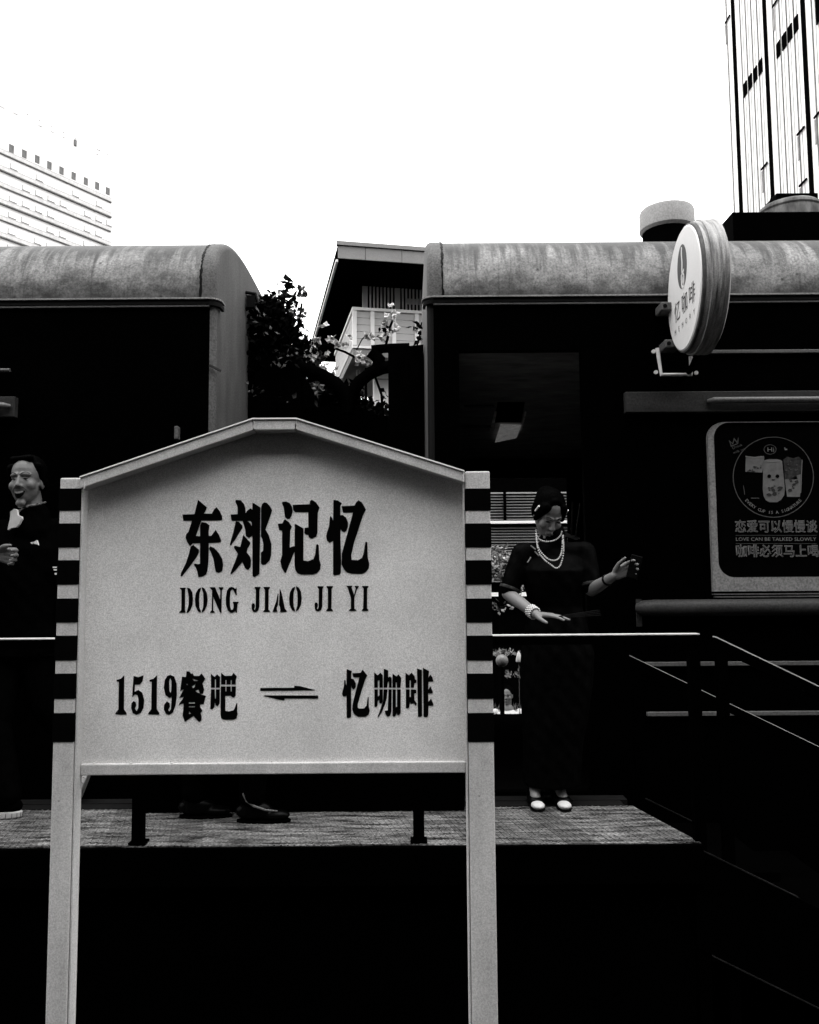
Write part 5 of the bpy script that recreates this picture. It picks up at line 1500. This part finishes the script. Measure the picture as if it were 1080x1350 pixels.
ct.chain([osA, oeA, oeA.lerp(owA, .85)], [.058, .052, .042]); ct.chain([osB, oeB, oeB.lerp(owB, .85)], [.058, .052, .042])
ct.build('coat', 'black_cloth', oth, .008, 4, wrinkle)
tt = Blob()
for ft, k in ((o1, 1), (o2, -1)):
    tt.chain([op + Vector((k * .08, 0, -.05)), Vector((ft.x, ft.y, DZ + .46)), ft + Vector((-.02, 0, .12))], [.1, .075, .062])
tt.build('trousers', 'black_cloth', oth, .008, 3)
for ft in (o1, o2):
    s_ = Blob().ell(ft + Vector((-.01, 0, .05)), (.09, .04, .045)).ell(ft + Vector((.085, 0, .03)), (.075, .038, .024)).cap(ft + Vector((-.03, 0, .05)), ft + Vector((-.03, 0, .12)), .042, .046)
    sh = s_.build('shoe', 'shoe_black', oth, .005, 3)
    Blob().loft([(ft + Vector((.035, 0, z)), .128, .042) for z in (.0, .004, .012)], 32).build('sole', 'black_cloth', sh, .004, 1)
p1 = [at(320, 1046, OY - .072), at(325, 1056, OY - .072), at(335, 1063, OY - .068), at(350, 1068, OY - .064), at(366, 1069.5, OY - .06)]
B().tube(p1, [.004, .006, .006, .005, .003], 6).build('shoe_highlight', 'trim_grey', oth, smooth=True)  # grey tube paints the gleam along the black shoe

# ---- person in white down in the garden
WY_ = 12.0 * .97
wh = thing('person', (at(668, 930, WY_).x, WY_, -1.55), 'person in a white shirt down in the garden behind the carriage', 'person')
wc_ = at(669, 917, WY_)
bl = Blob(); q, ax = head(bl, wc_, (-.35, -.93, -.05), .95)
S0 = Vector((wc_.x, WY_, 0))
bl.cap(q(0, -.03, -.06), wc_ + Vector((0, .02, -.20)), .052, .055)
sz = wc_.z - .24
a1, a2 = Vector((wc_.x - .17, WY_, sz)), Vector((wc_.x + .17, WY_, sz))
bl.cap(a1, a2, .045, .045); bl.cap(wc_ + Vector((0, .02, -.2)), wc_ + Vector((0, .02, -.72)), .09, .11)
for k, a in ((-1, a1), (1, a2)):
    e = a + Vector((k * .05, .02, -.28)); w2 = e + Vector((0, -.05, -.24)); bl.chain([a, e, w2], [.044, .036, .024])
    hand(bl, w2, (0, -.1, -1), (-k, 0, 0), (0, -1, 0), .3, .95)
    h = wc_ + Vector((k * .08, .02, -.78)); kk = Vector((wc_.x + k * .09, WY_, -1.55 + .46)); an = Vector((wc_.x + k * .09, WY_ + .02, -1.55 + .08))
    bl.chain([h, kk, an], [.08, .052, .034]); bl.cap(an, an + Vector((k * .02, -.15, -.045)), .036, .030)
bl.build('body', 'skin', wh, .008, 3)
eyes(q, ax, wh, .95)
Blob().ell(q(0, -.035, .055), (.084, .09, .086), ax).ell(q(0, -.06, 0), (.08, .06, .07), ax).build('hair', 'hair', wh, .008, 3)
sb = Blob().loft([(Vector((wc_.x, WY_ + .01, sz + .05)), .075, .07), (Vector((wc_.x, WY_, sz)), .185, .10), (Vector((wc_.x, WY_, sz - .2)), .19, .125), (Vector((wc_.x, WY_, sz - .55)), .175, .125)], 28)
for k, a in ((-1, a1), (1, a2)):
    e = a + Vector((k * .05, .02, -.28)); sb.chain([a, a.lerp(e, .8)], [.062, .058])
sb.build('shirt', 'white_cloth', wh, .008, 3, wrinkle)
pt_ = Blob().cap(wc_ + Vector((-.05, .02, -.78)), wc_ + Vector((.05, .02, -.78)), .13, .13)
for k in (-1, 1):
    h = wc_ + Vector((k * .08, .02, -.78)); kk = Vector((wc_.x + k * .09, WY_, -1.55 + .46)); an = Vector((wc_.x + k * .09, WY_ + .02, -1.55 + .1)); pt_.chain([h, kk, an], [.1, .075, .06])
pt_.build('trousers', 'black_cloth', wh, .009, 3)
